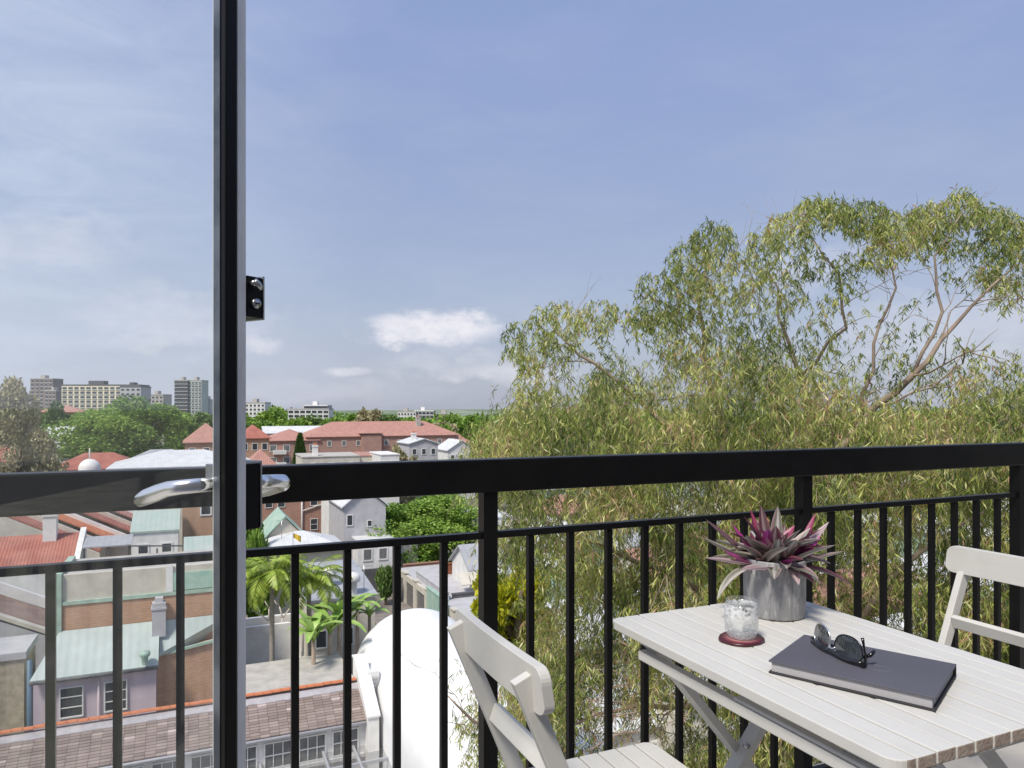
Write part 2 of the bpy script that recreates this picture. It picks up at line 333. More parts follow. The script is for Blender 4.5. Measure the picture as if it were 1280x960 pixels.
def hip(T, name, p0, p1, q0, q1, ze, zr, m, ov=.4):
    b = MB(); p0 -= ov; p1 += ov; q0 -= ov; q1 += ov
    if p1-p0 >= q1-q0: r = (q1-q0)/2; a, c = (p0+r, (q0+q1)/2, zr), (p1-r, (q0+q1)/2, zr)
    else: r = (p1-p0)/2; a, c = ((p0+p1)/2, q0+r, zr), ((p0+p1)/2, q1-r, zr)
    v = [(p0,q0,ze),(p1,q0,ze),(p1,q1,ze),(p0,q1,ze),(p0,q0,ze+.15),(p1,q0,ze+.15),(p1,q1,ze+.15),(p0,q1,ze+.15), a, c]
    f = [(3,2,1,0),(0,1,5,4),(1,2,6,5),(2,3,7,6),(3,0,4,7)]
    f += [(4,5,9,8),(5,6,9),(6,7,8,9),(7,4,8)] if p1-p0 >= q1-q0 else [(4,5,8),(5,6,9,8),(6,7,9),(7,4,8,9)]
    b.add(v, f); return T.part(name, b, m)
def walls(T, p0, p1, q0, q1, z0, z1, m, gab=None, zr=0, name='wall', label=None):
    b = MB(); b.box(p0, p1, q0, q1, z0, z1)
    if gab == 0: b.prism([(q0, z1), ((q0+q1)/2, zr), (q1, z1)], 0, p0, p1)
    if gab == 1: b.prism([(p0, z1), ((p0+p1)/2, zr), (p1, z1)], 1, q0, q1)
    return T.part(name, b, m, label=label)

# ================================================================ the setting
g = MB(); n = 40
g.add([(-4000,-2500,0),(4000,-2500,0),(4000,5000,0),(-4000,5000,0)], [(0,1,2,3)]); structure('ground', g, 'ground')
g = MB(); vs = []; N_ = 120
for i in range(N_+1):
    x = -2600+5200*i/N_; hh_ = 13.5+2.5*math.sin(x*.0031)+1.2*math.sin(x*.011+1)+.7*math.sin(x*.037)
    vs += [(x, 850, 0), (x, 1000+60*math.sin(x*.004), hh_), (x, 1700, hh_*.9)]
g.add(vs, [f for i in range(N_) for f in ((i*3, i*3+3, i*3+4, i*3+1), (i*3+1, i*3+4, i*3+5, i*3+2))], 0, True); structure('hills', g, mat('wooded_hills', (.12, .17, .09), .95, (.26, .29, .22), .02, detail=9))
# ================================================================ the balcony
FL = H-1.175                                                    # balcony floor level
b = MB(); b.box(-3.2, 6.6, -.6, 1.78, FL-.18, FL); structure('balcony_floor', b, 'conc', (0, 0, FL))
b = MB(); b.box(-3.2, 6.6, -.95, -.62, FL-.18, FL+2.9); structure('balcony_back_wall', b, mat('balcony_wall_paint', (.36, .34, .31), .8, (.32, .30, .28), 1), (0, -.7, FL))
RQ = 1.658; SP = .1149; P0 = w2f(-.0592, 1.788)[0]
def rz(drop): return H-drop
T = Thing('balcony_railing', 'black steel balcony railing with thick top rail, thin lower rail and square balusters', 'railing', P0, RQ, FL)
pa, pb = P0-SP*22, P0+SP*36
b = MB(); b.box(pa, pb, RQ-.025, RQ+.025, rz(.2055), rz(.125)); T.part('top_rail', b, 'black', bev=.004)
b = MB(); b.box(pa, pb, RQ-.012, RQ+.012, rz(.3205), rz(.304)); T.part('lower_rail', b, 'black', bev=.002)
b = MB(); b.box(pa, pb, RQ-.012, RQ+.012, FL+.05, FL+.07); T.part('bottom_rail', b, 'black', bev=.002)
post = MB(); post.box(-.0185, .0185, -.0185, .0185, 0, rz(.2065)-FL); post = post.mesh('post', 'black')
balu = MB(); balu.box(-.0082, .0082, -.0082, .0082, 0, rz(.3215)-FL-.071); balu = balu.mesh('baluster', 'black')
for n in range(-22, 37):
    if n % 9 == 0: T.inst('post', post, (P0+SP*n, RQ, FL+.001))
    else: T.inst('baluster', balu, (P0+SP*n, RQ, FL+.071))

# ---- table
TP0, TQ0, TQ1 = .828, .649, 1.349; NS = 13; PT = .03873; TH = H-.455
T = Thing('slatted_table', 'white slatted wooden folding table holding the potted plant, glass, book and sunglasses', 'table', TP0+.25, 1.0, FL)
def slat_outline(w, q0, q1, corner=0, r=.026):
    if corner == 0: return [(0,q0),(w,q0),(w,q1),(0,q1)]
    pts = []
    for i in range(7):
        t = math.pi*1.5 - i*math.pi/12; pts.append((r+r*math.cos(t), q0+r+r*math.sin(t)))
    for i in range(7):
        t = math.pi - i*math.pi/12; pts.append((r+r*math.cos(t), q1-r+r*math.sin(t)))
    pts += [(w,q1),(w,q0)]
    if corner > 0: pts = [(w-x, y) for x, y in pts][::-1]
    return pts[::-1]
for i in range(NS):
    p = TP0 + i*PT; w = PT-.0030
    ol = slat_outline(w, TQ0, TQ1, -1 if i == 0 else (1 if i == NS-1 else 0))
    b = MB(); b.prism([(p+x, y) for x, y in ol], 2, TH-.018, TH)
    zj = rnd.uniform(-.0006, .0006); b.v = [(x, y, z+zj) for x, y, z in b.v]
    for k, f in enumerate(b.f):                                  # end grain on the near ends only, their shade put into its brown
        pts = [b.v[j] for j in f]
        if len(f) == 4 and max(abs(y-TQ0) for _, y, _ in pts) < .001: b.m[k] = 1
    T.part('slat', b, ['white', 'shaded_endgrain'], bev=.0018)
for q in (.74, 1.255):
    b = MB(); b.box(TP0+.03, TP0+.473, q-.02, q+.02, TH-.037, TH-.0195); T.part('batten', b, 'white', bev=.001)
for p in (TP0+.028, TP0+.475):
    b = MB(); b.box(p-.010, p+.010, TQ0+.012, TQ1-.085, TH-.064, TH-.045); T.part('apron_rail', b, 'white', bev=.002)
    b = MB(); b.box(p-.008, p+.008, TQ0+.03, TQ0+.33, TH-.044, TH-.0375); T.part('apron_cleat', b, 'white', bev=.002)
for q in (1.245, .715):
    for k, (pa_, pb_, dq) in enumerate(((TP0+.03, TP0+.62, 0), (TP0+.475, TP0-.11, -.026))):
        b = MB(); b.bar((pa_, q+dq, TH-.022), (pb_, q+dq, FL+.004), .018, .036, up=(0,1,0)); T.part('leg', b, 'white', bev=.002)
    b = MB(); b.tube([(TP0+.2525, q-.042, TH-.262), (TP0+.2525, q-.034, TH-.262)], [.006, .006], 10); T.part('bolt', b, 'steel')
for p, q, z in ((TP0+.57, .98, FL+.06), (TP0-.06, .98, FL+.06)):
    b = MB(); b.bar((p, .70, z), (p, 1.22, z), .018, .03); T.part('stretcher', b, 'white', bev=.002)
b = MB(); b.box(TP0+.06, TP0+.12, .69, .70, TH-.075, TH-.0385); b.tube([(TP0+.09, .683, TH-.05), (TP0+.09, .69, TH-.05)], [.009, .009], 12, 1)
T.part('catch', b, ['steel', 'screw'], label='small metal catch with a black knob under the near edge')

# ---- chairs (built facing +p, base under the seat)
def chair(label, p, q, sgn):
    T = Thing('folding_chair', label, 'chair', p, q, FL, 'folding chairs at the white table', rot=A if sgn > 0 else A+math.pi)
    def P(name, b, **k): return T.part(name, b, 'white', local=True, **k)
    W2 = .195
    # backrest board: gently curved, rounded outer corners
    n = 38; pts = []
    r = .024; z0, z1 = .704, .779
    b = MB(); cols = []
    for i in range(n+1):
        y = W2*math.sin(math.pi/2*(2*i/n-1)); e = W2-abs(y); dz = 0
        if e < r: dz = r - math.sqrt(max(0, r*r-(r-e)**2))
        bow = .006*(1-(y/W2)**2)
        cols.append((y, bow, z0+dz*.8, z1-dz))
    vs = []
    for y, bw, a, c in cols: vs += [(-bw+.003*(1-0), y, a), (-bw+.021, y, a), (-bw+.021-.006, y, c), (-bw-.003, y, c)]
    fs = []
    for i in range(n):
        o = i*4
        for k in range(4): fs.append((o+k, o+(k+1)%4, o+4+(k+1)%4, o+4+k))
    fs += [(0,3,2,1), (n*4, n*4+1, n*4+2, n*4+3)]
    b.add(vs, [f[::-1] for f in fs]); P('backrest', b, bev=.002)
    for s in (-1, 1):
        y = s*.152
        b = MB(); b.bar((-.018, y, .757), (.300, y, .006), .019, .031, up=(1,0,0)); P('post', b, bev=.002)
        for z in (.742, .722):
            b = MB(); x = -.011+(.757-z)*.42; b.tube([(x-.0185, y, z), (x-.0172, y, z)], [.0042, .0042], 8); T.part('screw', b, 'screw', local=True)
        yy = s*.125
        b = MB(); b.bar((.37, yy, .415), (-.03, yy, .006), .018, .034, up=(1,0,0)); P('leg', b, bev=.002)
        b = MB(); b.bar((.07, s*.139, .405), (.425, s*.139, .405), .02, .024); P('seat_rail', b, bev=.002)
    b = MB(); b.bar((.062, -.142, .578), (.062, .142, .578), .016, .034, up=(.4,0,1)); P('back_rung', b, bev=.002)
    b = MB(); b.bar((.232, -.142, .165), (.232, .142, .165), .016, .03, up=(.4,0,1)); P('leg_rung', b, bev=.002)
    for i in range(8):
        x0 = .085 + i*.0465; x1 = x0+.0425
        poly = [(x0,-.178),(x1,-.178),(x1,.178),(x0,.178)]
        if i == 7: poly = [(x0,-.178),(x1-.02,-.178),(x1-.006,-.172),(x1,-.155),(x1,.155),(x1-.006,.172),(x1-.02,.178),(x0,.178)]
        b = MB(); b.prism(poly, 2, .418, .434); P('seat_slat', b, bev=.002)
    return T
chair('white folding chair in the foreground left of the table, seen from behind its backrest', .486, 1.175, 1)
chair('white folding chair beyond the right side of the table, cut by the photo edge', 2.018, 1.215, -1)

# ---- marbled pot, its plant
PP, PQ = 1.182, 1.232; TZ = TH+.0008
m = bpy.data.materials.new('marbled_grey_glaze'); m.use_nodes = True; X = NT(m.node_tree); X.n.clear()
co = X.node('ShaderNodeTexCoord').outputs['Object']; mp = X.node('ShaderNodeMapping', {0: co, 2: (0, R(28), 0), 3: (1, 1, .22)}).outputs[0]
nz = X.noise(mp, 34, 8, .65, 2.2); cc = X.ramp(nz, [(.30, (.13, .13, .14, 1)), (.45, (.30, .30, .315, 1)), (.53, (.29, .29, .305, 1)), (.585, (.46, .46, .455, 1)), (.65, (.32, .32, .33, 1))])
ng = X.noise(co, 60, 5, .7, 0); cc = X.mix(X.ramp(ng, [(.5, 0.0), (.75, .35)]), cc, (.10, .10, .11, 1))
pr = X.node('ShaderNodeBsdfPrincipled', {'Base Color': cc, 'Roughness': .5}); X.l.new(X.node('ShaderNodeBump', {'Height': nz, 'Strength': .25, 'Distance': .004}).outputs[0], pr.inputs['Normal'])
X.node('ShaderNodeOutputMaterial', {0: pr.outputs[0]}); M['glaze'] = m
T = Thing('plant_pot', 'grey marbled ceramic pot on the white table holding a purple leaved plant', 'pot', PP, PQ, TZ)
b = MB(); b.lathe([(0,0),(.060,0),(.063,.001),(.0648,.004),(.0655,.06),(.066,.1215),(.0655,.1235),(.063,.1242),(.0605,.123),(.059,.115),(.058,.1),(0,.1)], 56)
T.part('pot_body', b, 'glaze', local=True)
b = MB(); b.lathe([(0, .1075), (.03, .109), (.0585, .106), (.0585, .099), (0, .099)], 28); T.part('soil', b, 'soil', local=True)
def rhoeomat(name, a, bb, c, d):
    m = bpy.data.materials.new(name); m.use_nodes = True; X = NT(m.node_tree); X.n.clear()
    at_ = X.node('ShaderNodeAttribute', attribute_name='across').outputs['Fac']; co = X.node('ShaderNodeTexCoord').outputs['Object']
    w = X.math('ADD', at_, X.math('MULTIPLY', X.math('SUBTRACT', X.noise(co, 30, 3), .5), .22))
    cc = X.ramp(w, [(0, c4(a)), (.22, c4(bb)), (.45, c4(c)), (.7, c4(bb)), (.88, c4(d)), (1, c4(a))])
    p = X.node('ShaderNodeBsdfPrincipled', {'Base Color': cc, 'Roughness': .38}); t = X.node('ShaderNodeBsdfTranslucent', {0: cc})
    X.node('ShaderNodeOutputMaterial', {0: X.node('ShaderNodeMixShader', {0: .25, 1: p.outputs[0], 2: t.outputs[0]}).outputs[0]}); M[name] = m
rhoeomat('leaf_grey', (.36, .33, .29), (.17, .17, .13), (.58, .54, .52), (.33, .19, .22))
rhoeomat('leaf_dark', (.19, .10, .11), (.10, .05, .06), (.34, .25, .26), (.26, .06, .12))
rhoeomat('leaf_pink', (.30, .03, .10), (.46, .09, .19), (.28, .05, .12), (.56, .26, .34))
rhoeomat('leaf_magenta', (.52, .06, .33), (.42, .04, .25), (.62, .14, .45), (.36, .18, .22))
rhoeomat('leaf_pale', (.55, .46, .46), (.36, .24, .27), (.60, .52, .52), (.50, .33, .40))
T2 = Thing('potted_plant', 'purple, magenta and grey striped spiky leaved plant growing out of the marbled pot', 'plant', PP, PQ, TZ+.108)
def rleaf(az_, el0, L, Wd, droop, root, m, twist=0):
    n = 9; vs = []; ac = []; pos = Vector(root); e = el0
    for i in range(n+1):
        t = i/n; w = Wd*(.55+.45*math.sin(min(1, t*2.0)*math.pi/2))*(1-t**3.2)**.9+.0004
        d = Vector((math.cos(az_)*math.cos(e), math.sin(az_)*math.cos(e), math.sin(e)))
        s = Vector((-math.sin(az_+twist*t), math.cos(az_+twist*t), 0)); nn = s.cross(d).normalized()*-1
        for k, u in enumerate((-1, -.5, 0, .5, 1)):
            vs.append(pos + s*(w/2*u) - nn*(w*.30*(1-abs(u)))); ac.append((u+1)/2)
        pos = pos + d*(L/n); e -= droop/n
    fs = [(i*5+k, i*5+k+1, (i+1)*5+k+1, (i+1)*5+k) for i in range(n) for k in range(4)]
    me = bpy.data.meshes.new('leaf'); me.from_pydata([tuple(v*1.1) for v in vs], [], fs); me.materials.append(mobj(m))
    a_ = me.attributes.new('across', 'FLOAT', 'POINT'); a_.data.foreach_set('value', ac)
    me.polygons.foreach_set('use_smooth', [True]*len(fs)); me.update()
    o = bpy.data.objects.new('leaf', me); COL.objects.link(o); o.parent = T2.o; return o
r2 = random.Random(23)
crowns = [(-.030, .004, .012), (.012, -.018, .006), (.030, .010, .015), (-.004, .024, .022), (-.012, -.026, .0), (.0, .0, .03)]
for ci, (cx, cy, cz) in enumerate(crowns):
    nl = 12
    for k in range(nl):
        f = k/nl; a = k*2.4 + ci*1.1 + r2.uniform(-.2, .2)
        e0 = R(80 - 72*f + r2.uniform(-8, 8)); L = (.055+.052*math.sin(min(1, f*1.5)*math.pi/2))*r2.uniform(.85, 1.15)
        mm = ('leaf_pink' if r2.random() < .25 else ('leaf_magenta' if r2.random() < .14 else 'leaf_dark')) if f < .30 else r2.choice(['leaf_grey', 'leaf_grey', 'leaf_dark', 'leaf_grey', 'leaf_pale', 'leaf_grey'] if f < .75 else ['leaf_grey', 'leaf_grey', 'leaf_dark', 'leaf_pale'])
        rleaf(a, e0, L, r2.uniform(.025, .034), R(r2.uniform(15, 70))*(.4+f), (cx*.8, cy*.8, -.002+cz*.6), mm, r2.uniform(-.3, .3))
def cam_az(deg): return R(deg)-A            # azimuth in the frame for a world direction
for (wd, e, L, w, dr, off, mm) in ((8, 60, .125, .022, -8, (.035, .0), 'leaf_pink'), (25, 33, .155, .021, -2, (.02, -.01), 'leaf_pale'), (-4, 20, .12, .018, 12, (.03, 0), 'leaf_grey'), (20, 40, .10, .016, 0, (.03, -.02), 'leaf_magenta'),
        (168, 28, .135, .020, 8, (-.03, 0), 'leaf_grey'), (150, 42, .145, .020, 10, (-.03, .01), 'leaf_dark'), (186, 15, .13, .018, 14, (-.03, -.01), 'leaf_pale'), (172, 22, .09, .017, 0, (-.03, -.02), 'leaf_magenta'), (150, 50, .11, .018, 0, (-.02, -.0), 'leaf_magenta'),
        (205, 5, .14, .018, 75, (-.035, -.01), 'leaf_grey'), (100, 78, .13, .02, 10, (-.01, 0), 'leaf_dark'), (60, 70, .13, .02, -4, (.0, 0), 'leaf_grey'), (250, 20, .10, .02, 50, (-.01, -.03), 'leaf_grey'), (285, 18, .09, .02, 55, (.01, -.04), 'leaf_dark'), (-20, 5, .12, .016, 50, (.04, -.01), 'leaf_dark'), (275, 40, .07, .017, 30, (.0, -.03), 'leaf_magenta'), (130, 68, .125, .02, 0, (-.01, 0), 'leaf_pink')):
    rleaf(cam_az(wd), R(e), L*.92, w*1.45, R(dr), (off[0]*CA+off[1]*SA, -off[0]*SA+off[1]*CA, 0), mm)
T3 = Thing('orange_bud', 'small orange bud on a pale stalk rising from the top of the purple plant', 'flower', PP+.018, PQ+.045, TZ+.13)
b = MB(); b.tube([(-.003, 0, -.02), (0, 0, .02), (.001, 0, .052)], [.0035, .0035, .005], 8); T3.part('stalk', b, mat('pale_stalk', (.62, .57, .45), .6), local=True)
b = MB(); b.tube([(.001,0,.052),(.001,0,.058),(.002,0,.066),(.003,0,.073)], [.004, .0065, .006, .002], 8)
T3.part('bud', b, mat('orange_bud', (.65, .25, .08), .6), local=True)

# ---- coaster and glass
GP, GQ = .9885, 1.118
T = Thing('agate_coaster', 'flat red agate slice coaster with dark rim under the water glass', 'coaster', GP, GQ, TZ)
m = bpy.data.materials.new('agate'); m.use_nodes = True; X = NT(m.node_tree); X.n.clear()
co = X.node('ShaderNodeTexCoord').outputs['Object']; ln = X.node('ShaderNodeVectorMath', {0: co}, operation='LENGTH').outputs['Value']
v = X.math('ADD', ln, X.math('MULTIPLY', X.noise(co, 45, 4), .008))
cc = X.ramp(X.math('MULTIPLY', v, 19.5), [(0, (.48, .29, .28, 1)), (.4, (.34, .13, .14, 1)), (.55, (.42, .22, .21, 1)), (.70, (.22, .05, .06, 1)), (.82, (.07, .012, .018, 1))])
X.node('ShaderNodeOutputMaterial', {0: X.node('ShaderNodeBsdfPrincipled', {'Base Color': cc, 'Roughness': .3}).outputs[0]}); M['agate'] = m
b = MB(); n = 48; ring = []
for i in range(n):
    t = 2*math.pi*i/n; r = .0440*(1+.04*math.sin(2*t+.6)+.02*math.sin(5*t)+.012*math.sin(9*t+1)); ring.append((r*math.cos(t)*1.04, r*math.sin(t)*.97))
vs = [(x*.97, y*.97, 0) for x, y in ring]+[(x*1.0, y*1.0, .002) for x, y in ring]+[(x*.985, y*.985, .0045) for x, y in ring]+[(0, 0, .0045), (0, 0, 0)]
fs = [(k*n+i, k*n+(i+1)%n, (k+1)*n+(i+1)%n, (k+1)*n+i) for k in range(2) for i in range(n)]+[(2*n+i, 2*n+(i+1)%n, 3*n) for i in range(n)]+[((i+1)%n, i, 3*n+1) for i in range(n)]
b.add(vs, fs, 0, True); T.part('agate_slice', b, 'agate', local=True)
m = bpy.data.materials.new('cut_glass'); m.use_nodes = True; X = NT(m.node_tree); X.n.clear()
co = X.node('ShaderNodeTexCoord').outputs['Object']
vo = X.node('ShaderNodeTexVoronoi', {'Vector': co, 'Scale': 130.0}); gz = X.node('ShaderNodeSeparateXYZ', {0: co}).outputs[2]
hz = X.math('MULTIPLY', vo.outputs[0], X.ramp(X.math('MULTIPLY', gz, 13), [(0, .8), (.3, .15), (.45, .15), (.6, 1.0), (.82, 1.0), (.88, 0.0)]))
bp = X.node('ShaderNodeBump', {'Height': hz, 'Strength': .7, 'Distance': .004}).outputs[0]
gg = X.node('ShaderNodeBsdfGlass', {'IOR': 1.33, 'Roughness': .0, 'Normal': bp}); gg.inputs[0].default_value = (.98, .99, .99, 1)
gl = X.node('ShaderNodeBsdfGlossy', {'Roughness': .08, 'Normal': bp}); tr = X.node('ShaderNodeBsdfTransparent', {0: (.985, .99, .99, 1)})
mx = X.node('ShaderNodeMixShader', {0: X.node('ShaderNodeFresnel', {0: X.math('ADD', 1.45, X.math('MULTIPLY', X.node('ShaderNodeNewGeometry').outputs['Backfacing'], 1/1.45-1.45)), 'Normal': bp}).outputs[0], 1: tr.outputs[0], 2: gl.outputs[0]})
dfw = X.node('ShaderNodeBsdfDiffuse', {0: (.85, .86, .88, 1)})
mx2 = X.node('ShaderNodeMixShader', {0: X.math('ADD', X.math('MULTIPLY', X.ramp(vo.outputs[0], [(.25, 0.0), (.6, .75)]), X.ramp(X.math('MULTIPLY', gz, 13), [(0, .9), (.2, .3), (.4, .05), (.6, .8), (.84, .8), (.88, .0)])), .05), 1: mx.outputs[0], 2: dfw.outputs[0]})  # white specks painted in as sparkle of the cut glass
mz = X.node('ShaderNodeMixShader', {0: .06, 1: mx2.outputs[0], 2: gg.outputs[0]})
X.node('ShaderNodeOutputMaterial', {0: mz.outputs[0]}); M['cutglass'] = m
T = Thing('water_glass', 'short textured tumbler of iced water standing on the red agate coaster', 'glass', GP, GQ, TZ+.0048)
b = MB(); b.lathe([(0,0),(.020,0),(.0245,.002),(.029,.008),(.0318,.018),(.0326,.035),(.0312,.06),(.0298,.0735),(.0290,.0742),(.0283,.0735),(.0295,.06),(.0308,.035),(.0298,.02),(.026,.011),(.02,.0075),(0,.007)], 48)
T.part('tumbler', b, 'cutglass', local=True)
b = MB(); b.lathe([(0,.0078),(.0195,.0083),(.0255,.0115),(.0292,.02),(.0300,.035),(.0290,.0585),(.028,.059),(0,.059)], 32)
mw = glassmat('water', (.99, .995, .99), .015, 1.12, (.9, .9, .92)); T.part('water', b, mw, local=True)
r3 = random.Random(4)
for k in range(6):
    s = r3.uniform(.006, .009); a = r3.uniform(0, 6.3); rr = r3.uniform(.003, .017); z = .046+.012*(k % 3)/2 + r3.uniform(-.002, .003)
    v = [Vector((x, y, zz))*s*r3.uniform(.85, 1.1) for zz in (-1, 1) for x, y in ((-1,-1),(1,-1),(1,1),(-1,1))]
    rot = Vector((r3.uniform(-1,1), r3.uniform(-1,1), r3.uniform(-1,1))).to_track_quat('Z', 'Y')
    v = [rot@q_+Vector((rr*math.cos(a), rr*math.sin(a), z)) for q_ in v]
    b = MB(); b.add(v, [(3,2,1,0),(4,5,6,7),(0,1,5,4),(1,2,6,5),(2,3,7,6),(3,0,4,7)])
    T.part('ice_cube', b, glassmat('ice', (.985, .99, .99), .05, 1.31, (.95, .96, .97)) if k == 0 else MATS['ice'], local=True, bev=.001)

# ---- book: thick dark grey hardback
BP, BQ = w2f(.5954, 1.235); BR = R(-39.8)
T = Thing('hardback_book', 'thick dark grey hardback book lying shut on the right half of the white table', 'book', BP, BQ, TZ, rot=BR)
M['cloth'] = mat('grey_book_cloth', (.085, .083, .105), .62, (.10, .098, .122), 3, .25, 900); M['board'] = mat('book_board_edge', (.03, .03, .035), .7)
M['paper'] = ribbed('page_edges', (.58, .57, .60), (.50, .49, .52), 2, .0011, .85, .0006)
bw, bh = .1255, .0925
b = MB(); rg = [(.028+.020*math.cos(t*math.pi/14), -.012+.0125*math.sin(t*math.pi/14), .0217) for t in range(29)]
b.tube(rg, [.00045]*29, 5, caps=False); T.part('embossed_ring', b, mat('embossed_cloth', (.14, .14, .17), .5), local=True)
b = MB(); b.box(-bw, bw, -bh, bh, 0, .003); T.part('back_cover', b, 'board', local=True, bev=.0008)
b = MB(); b.box(-bw, bw, -bh, bh, .019, .0218); T.part('front_cover', b, 'cloth', local=True, bev=.0008)
b = MB(); b.box(-bw+.004, bw-.005, -bh+.004, bh-.003, .0032, .0188); T.part('pages', b, 'paper', local=True)
b = MB(); b.prism([(bh-.0028, .001), (bh+.0012, .004), (bh+.0018, .011), (bh+.0012, .018), (bh-.0028, .0208)], 0, -bw+.0005, bw-.0005, smooth=True); T.part('spine', b, 'board', local=True)

# ---- sunglasses, folded, standing on the brow line
BT = TZ+.0222
Lw = Vector((.5476, 1.321, 0)); Rw = Vector((.5740, 1.211, 0)); mid = (Lw+Rw)/2 + Vector((-.004, 0, 0)); dx = (Rw-Lw).normalized()
T = Thing('sunglasses', 'black half rimmed sunglasses resting upside down on the grey book', 'sunglasses', mid.x, mid.y, BT, rot=math.atan2(dx.y, dx.x), frame=False)
M['blackgloss'] = mat('black_acetate', (.006, .006, .007), .12, coat=.5)
M['lens'] = mat('dark_lens', (.012, .016, .022), .04, (.05, .06, .075), 20, spec=1.0, coat=1.0)
hw = .064
def brow(x): return .011*(x/hw)**2              # frame curves back at the temples (towards +y, away from us)
def lens_pt(cx, t): # outline, up from the brow
    u = math.cos(t); v_ = math.sin(t); rx = .0285; rz_ = .025 if v_ > 0 else .015
    return cx + rx*(abs(u)**.85)*(1 if u > 0 else -1), .019 + rz_*(abs(v_)**.9)*(1 if v_ > 0 else -1)
for s in (-1, 1):
    cx = s*.034; n = 36; ring = []
    for i in range(n):
        x, z = lens_pt(cx, 2*math.pi*i/n); ring.append((x, brow(x)+z*.12, z))
    ctr = (cx, brow(cx)-.003+.002, .019)
    b = MB(); b.add(ring+[ctr], [(i, (i+1)%n, n) for i in range(n)], 0, True)
    b.add([(x, y+.0015, z) for x, y, z in ring]+[(ctr[0], ctr[1]+.0015, ctr[2])], [((i+1)%n, i, n) for i in range(n)], 0, True); T.part('lens', b, 'lens', local=True)
    b = MB(); b.tube(ring+[ring[0], ring[1]], [.0013]*(n+2), 6, caps=False); T.part('rim', b, 'chrome' if s < 0 else 'blackgloss', local=True)
b = MB(); xs = [(-hw+2*hw*i/20) for i in range(21)]
b.tube([(x, brow(x), .0048+.0014*math.cos(x/hw*3.14*2)) for x in xs], [.0034+.0012*abs(x)/hw for x in xs], 8, flat=.9); T.part('brow_bar', b, 'blackgloss', local=True, label='thick black brow bar')
b = MB(); b.tube([(-.008, .002, .017), (-.004, .0, .0125), (.004, .0, .0125), (.008, .002, .017)], .0015, 6); T.part('bridge', b, 'chrome', local=True)
for s in (-1, 1):
    b = MB(); b.box(s*hw-.004, s*hw+.004, .008, .016, .001, .011); T.part('hinge', b, 'blackgloss', local=True, bev=.001)
arm = [(-hw, .018, .007), (-.03, .021, .008), (.03, .023, .010), (.052, .024, .013), (.060, .030, .018), (.060, .038, .025)]
b = MB(); b.tube(arm, [.0026, .0024, .0024, .003, .0038, .003], 8); T.part('temple_arm', b, 'blackgloss', local=True)
arm = [(hw, .016, .007), (.060, .021, .016), (.054, .023, .028), (.050, .024, .038), (.048, .024, .044)]
b = MB(); b.tube(arm, [.0024, .0020, .0018, .0024, .003], 8); T.part('temple_arm', b, 'blackgloss', local=True)

# ---- the glass door, seen from its free edge
T = Thing('glass_door', 'tall clear glass balcony door with a black and silver stile, standing open on the left', 'door', -.3228, .85, FL, rot=math.atan2(.527, -.85), frame=False)
dh = 2.25
b = MB(); b.box(0, .0215, -.0015, .015, .01, dh); T.part('stile', b, 'black', local=True, bev=.0015, label='black near half of the stile')
M['face'] = mat('stile_face_sheen', (.07, .085, .105), .3, (.2, .22, .25), 10, metal=.5)  # grey-blue sheen of the black stile face, painted as a strip
b = MB(); b.box(.009, .0205, .0152, .0160, .01, dh); T.part('sheen_strip', b, 'face', local=True)
b = MB(); b.box(.001, .0215, -.0145, -.0020, .01, dh); T.part('stile', b, 'silver', local=True, bev=.001, label='silver far half of the stile')
b = MB(); b.box(.0220, .0285, -.007, .011, .05, dh-.03); T.part('glazing_bead', b, mat('pale_gasket', (.62, .64, .65), .35), local=True)
b = MB(); b.box(.0287, .640, -.003, .003, .05, dh-.03); T.part('pane', b, 'pane', local=True)
b = MB(); b.box(.6405, .70, -.015, .015, .01, dh); T.part('hinge_stile', b, 'black', local=True, bev=.002)
for z0, z1 in ((.01, .0495), (dh-.0295, dh)):
    b = MB(); b.box(.0220, .640, -.013, .013, z0, z1); T.part('rail', b, 'black', local=True, bev=.002)
zl0 = H+.109-FL; zl1 = H+.158-FL
b = MB(); b.box(.0005, .055, -.0375, -.0150, zl0, zl1); T.part('lock_case', b, 'black', local=True, bev=.001)
b = MB(); b.box(-.0010, .057, -.0400, -.0377, zl0-.002, zl1+.002); T.part('lock_plate', b, 'steel', local=True, bev=.0006)
b = MB(); b.tube([(.0004, -.027, zl0+.0165), (-.0035, -.027, zl0+.0165)], [.0062, .0058], 20); cyl = T.part('key_cylinder', b, 'steel', local=True)
b = MB(); b.box(-.0039, -.0036, -.0305, -.0235, zl0+.0155, zl0+.0175); T.part('keyhole', b, 'screw', cyl, local=True)
b = MB(); b.tube([(.0004, -.021, zl0+.040), (-.008, -.021, zl0+.040)], [.0035, .0035], 12); b.tube([(-.008, -.0195, zl0+.0425), (-.008, -.0245, zl0+.0385), (-.008, -.029, zl0+.0335)], [.0036, .004, .0034], 10); T.part('thumb_turn', b, 'steel', local=True)
zp0 = H-.1455-FL; zp1 = H-.0665-FL
b = MB(); b.box(.0004, .040, -.0335, -.0150, zp0, zp1); T.part('latch_case', b, 'black', local=True, bev=.001)
b = MB(); b.box(-.0012, .041, -.0360, -.0337, zp0+.001, zp1+.003); T.part('handle_plate', b, 'steel', local=True, bev=.0006)
b = MB(); b.box(.0290, .044, .0040, .0100, zp0+.05, zp1); T.part('handle_plate', b, 'steel', local=True, bev=.0006)
zc = H-.0905-FL
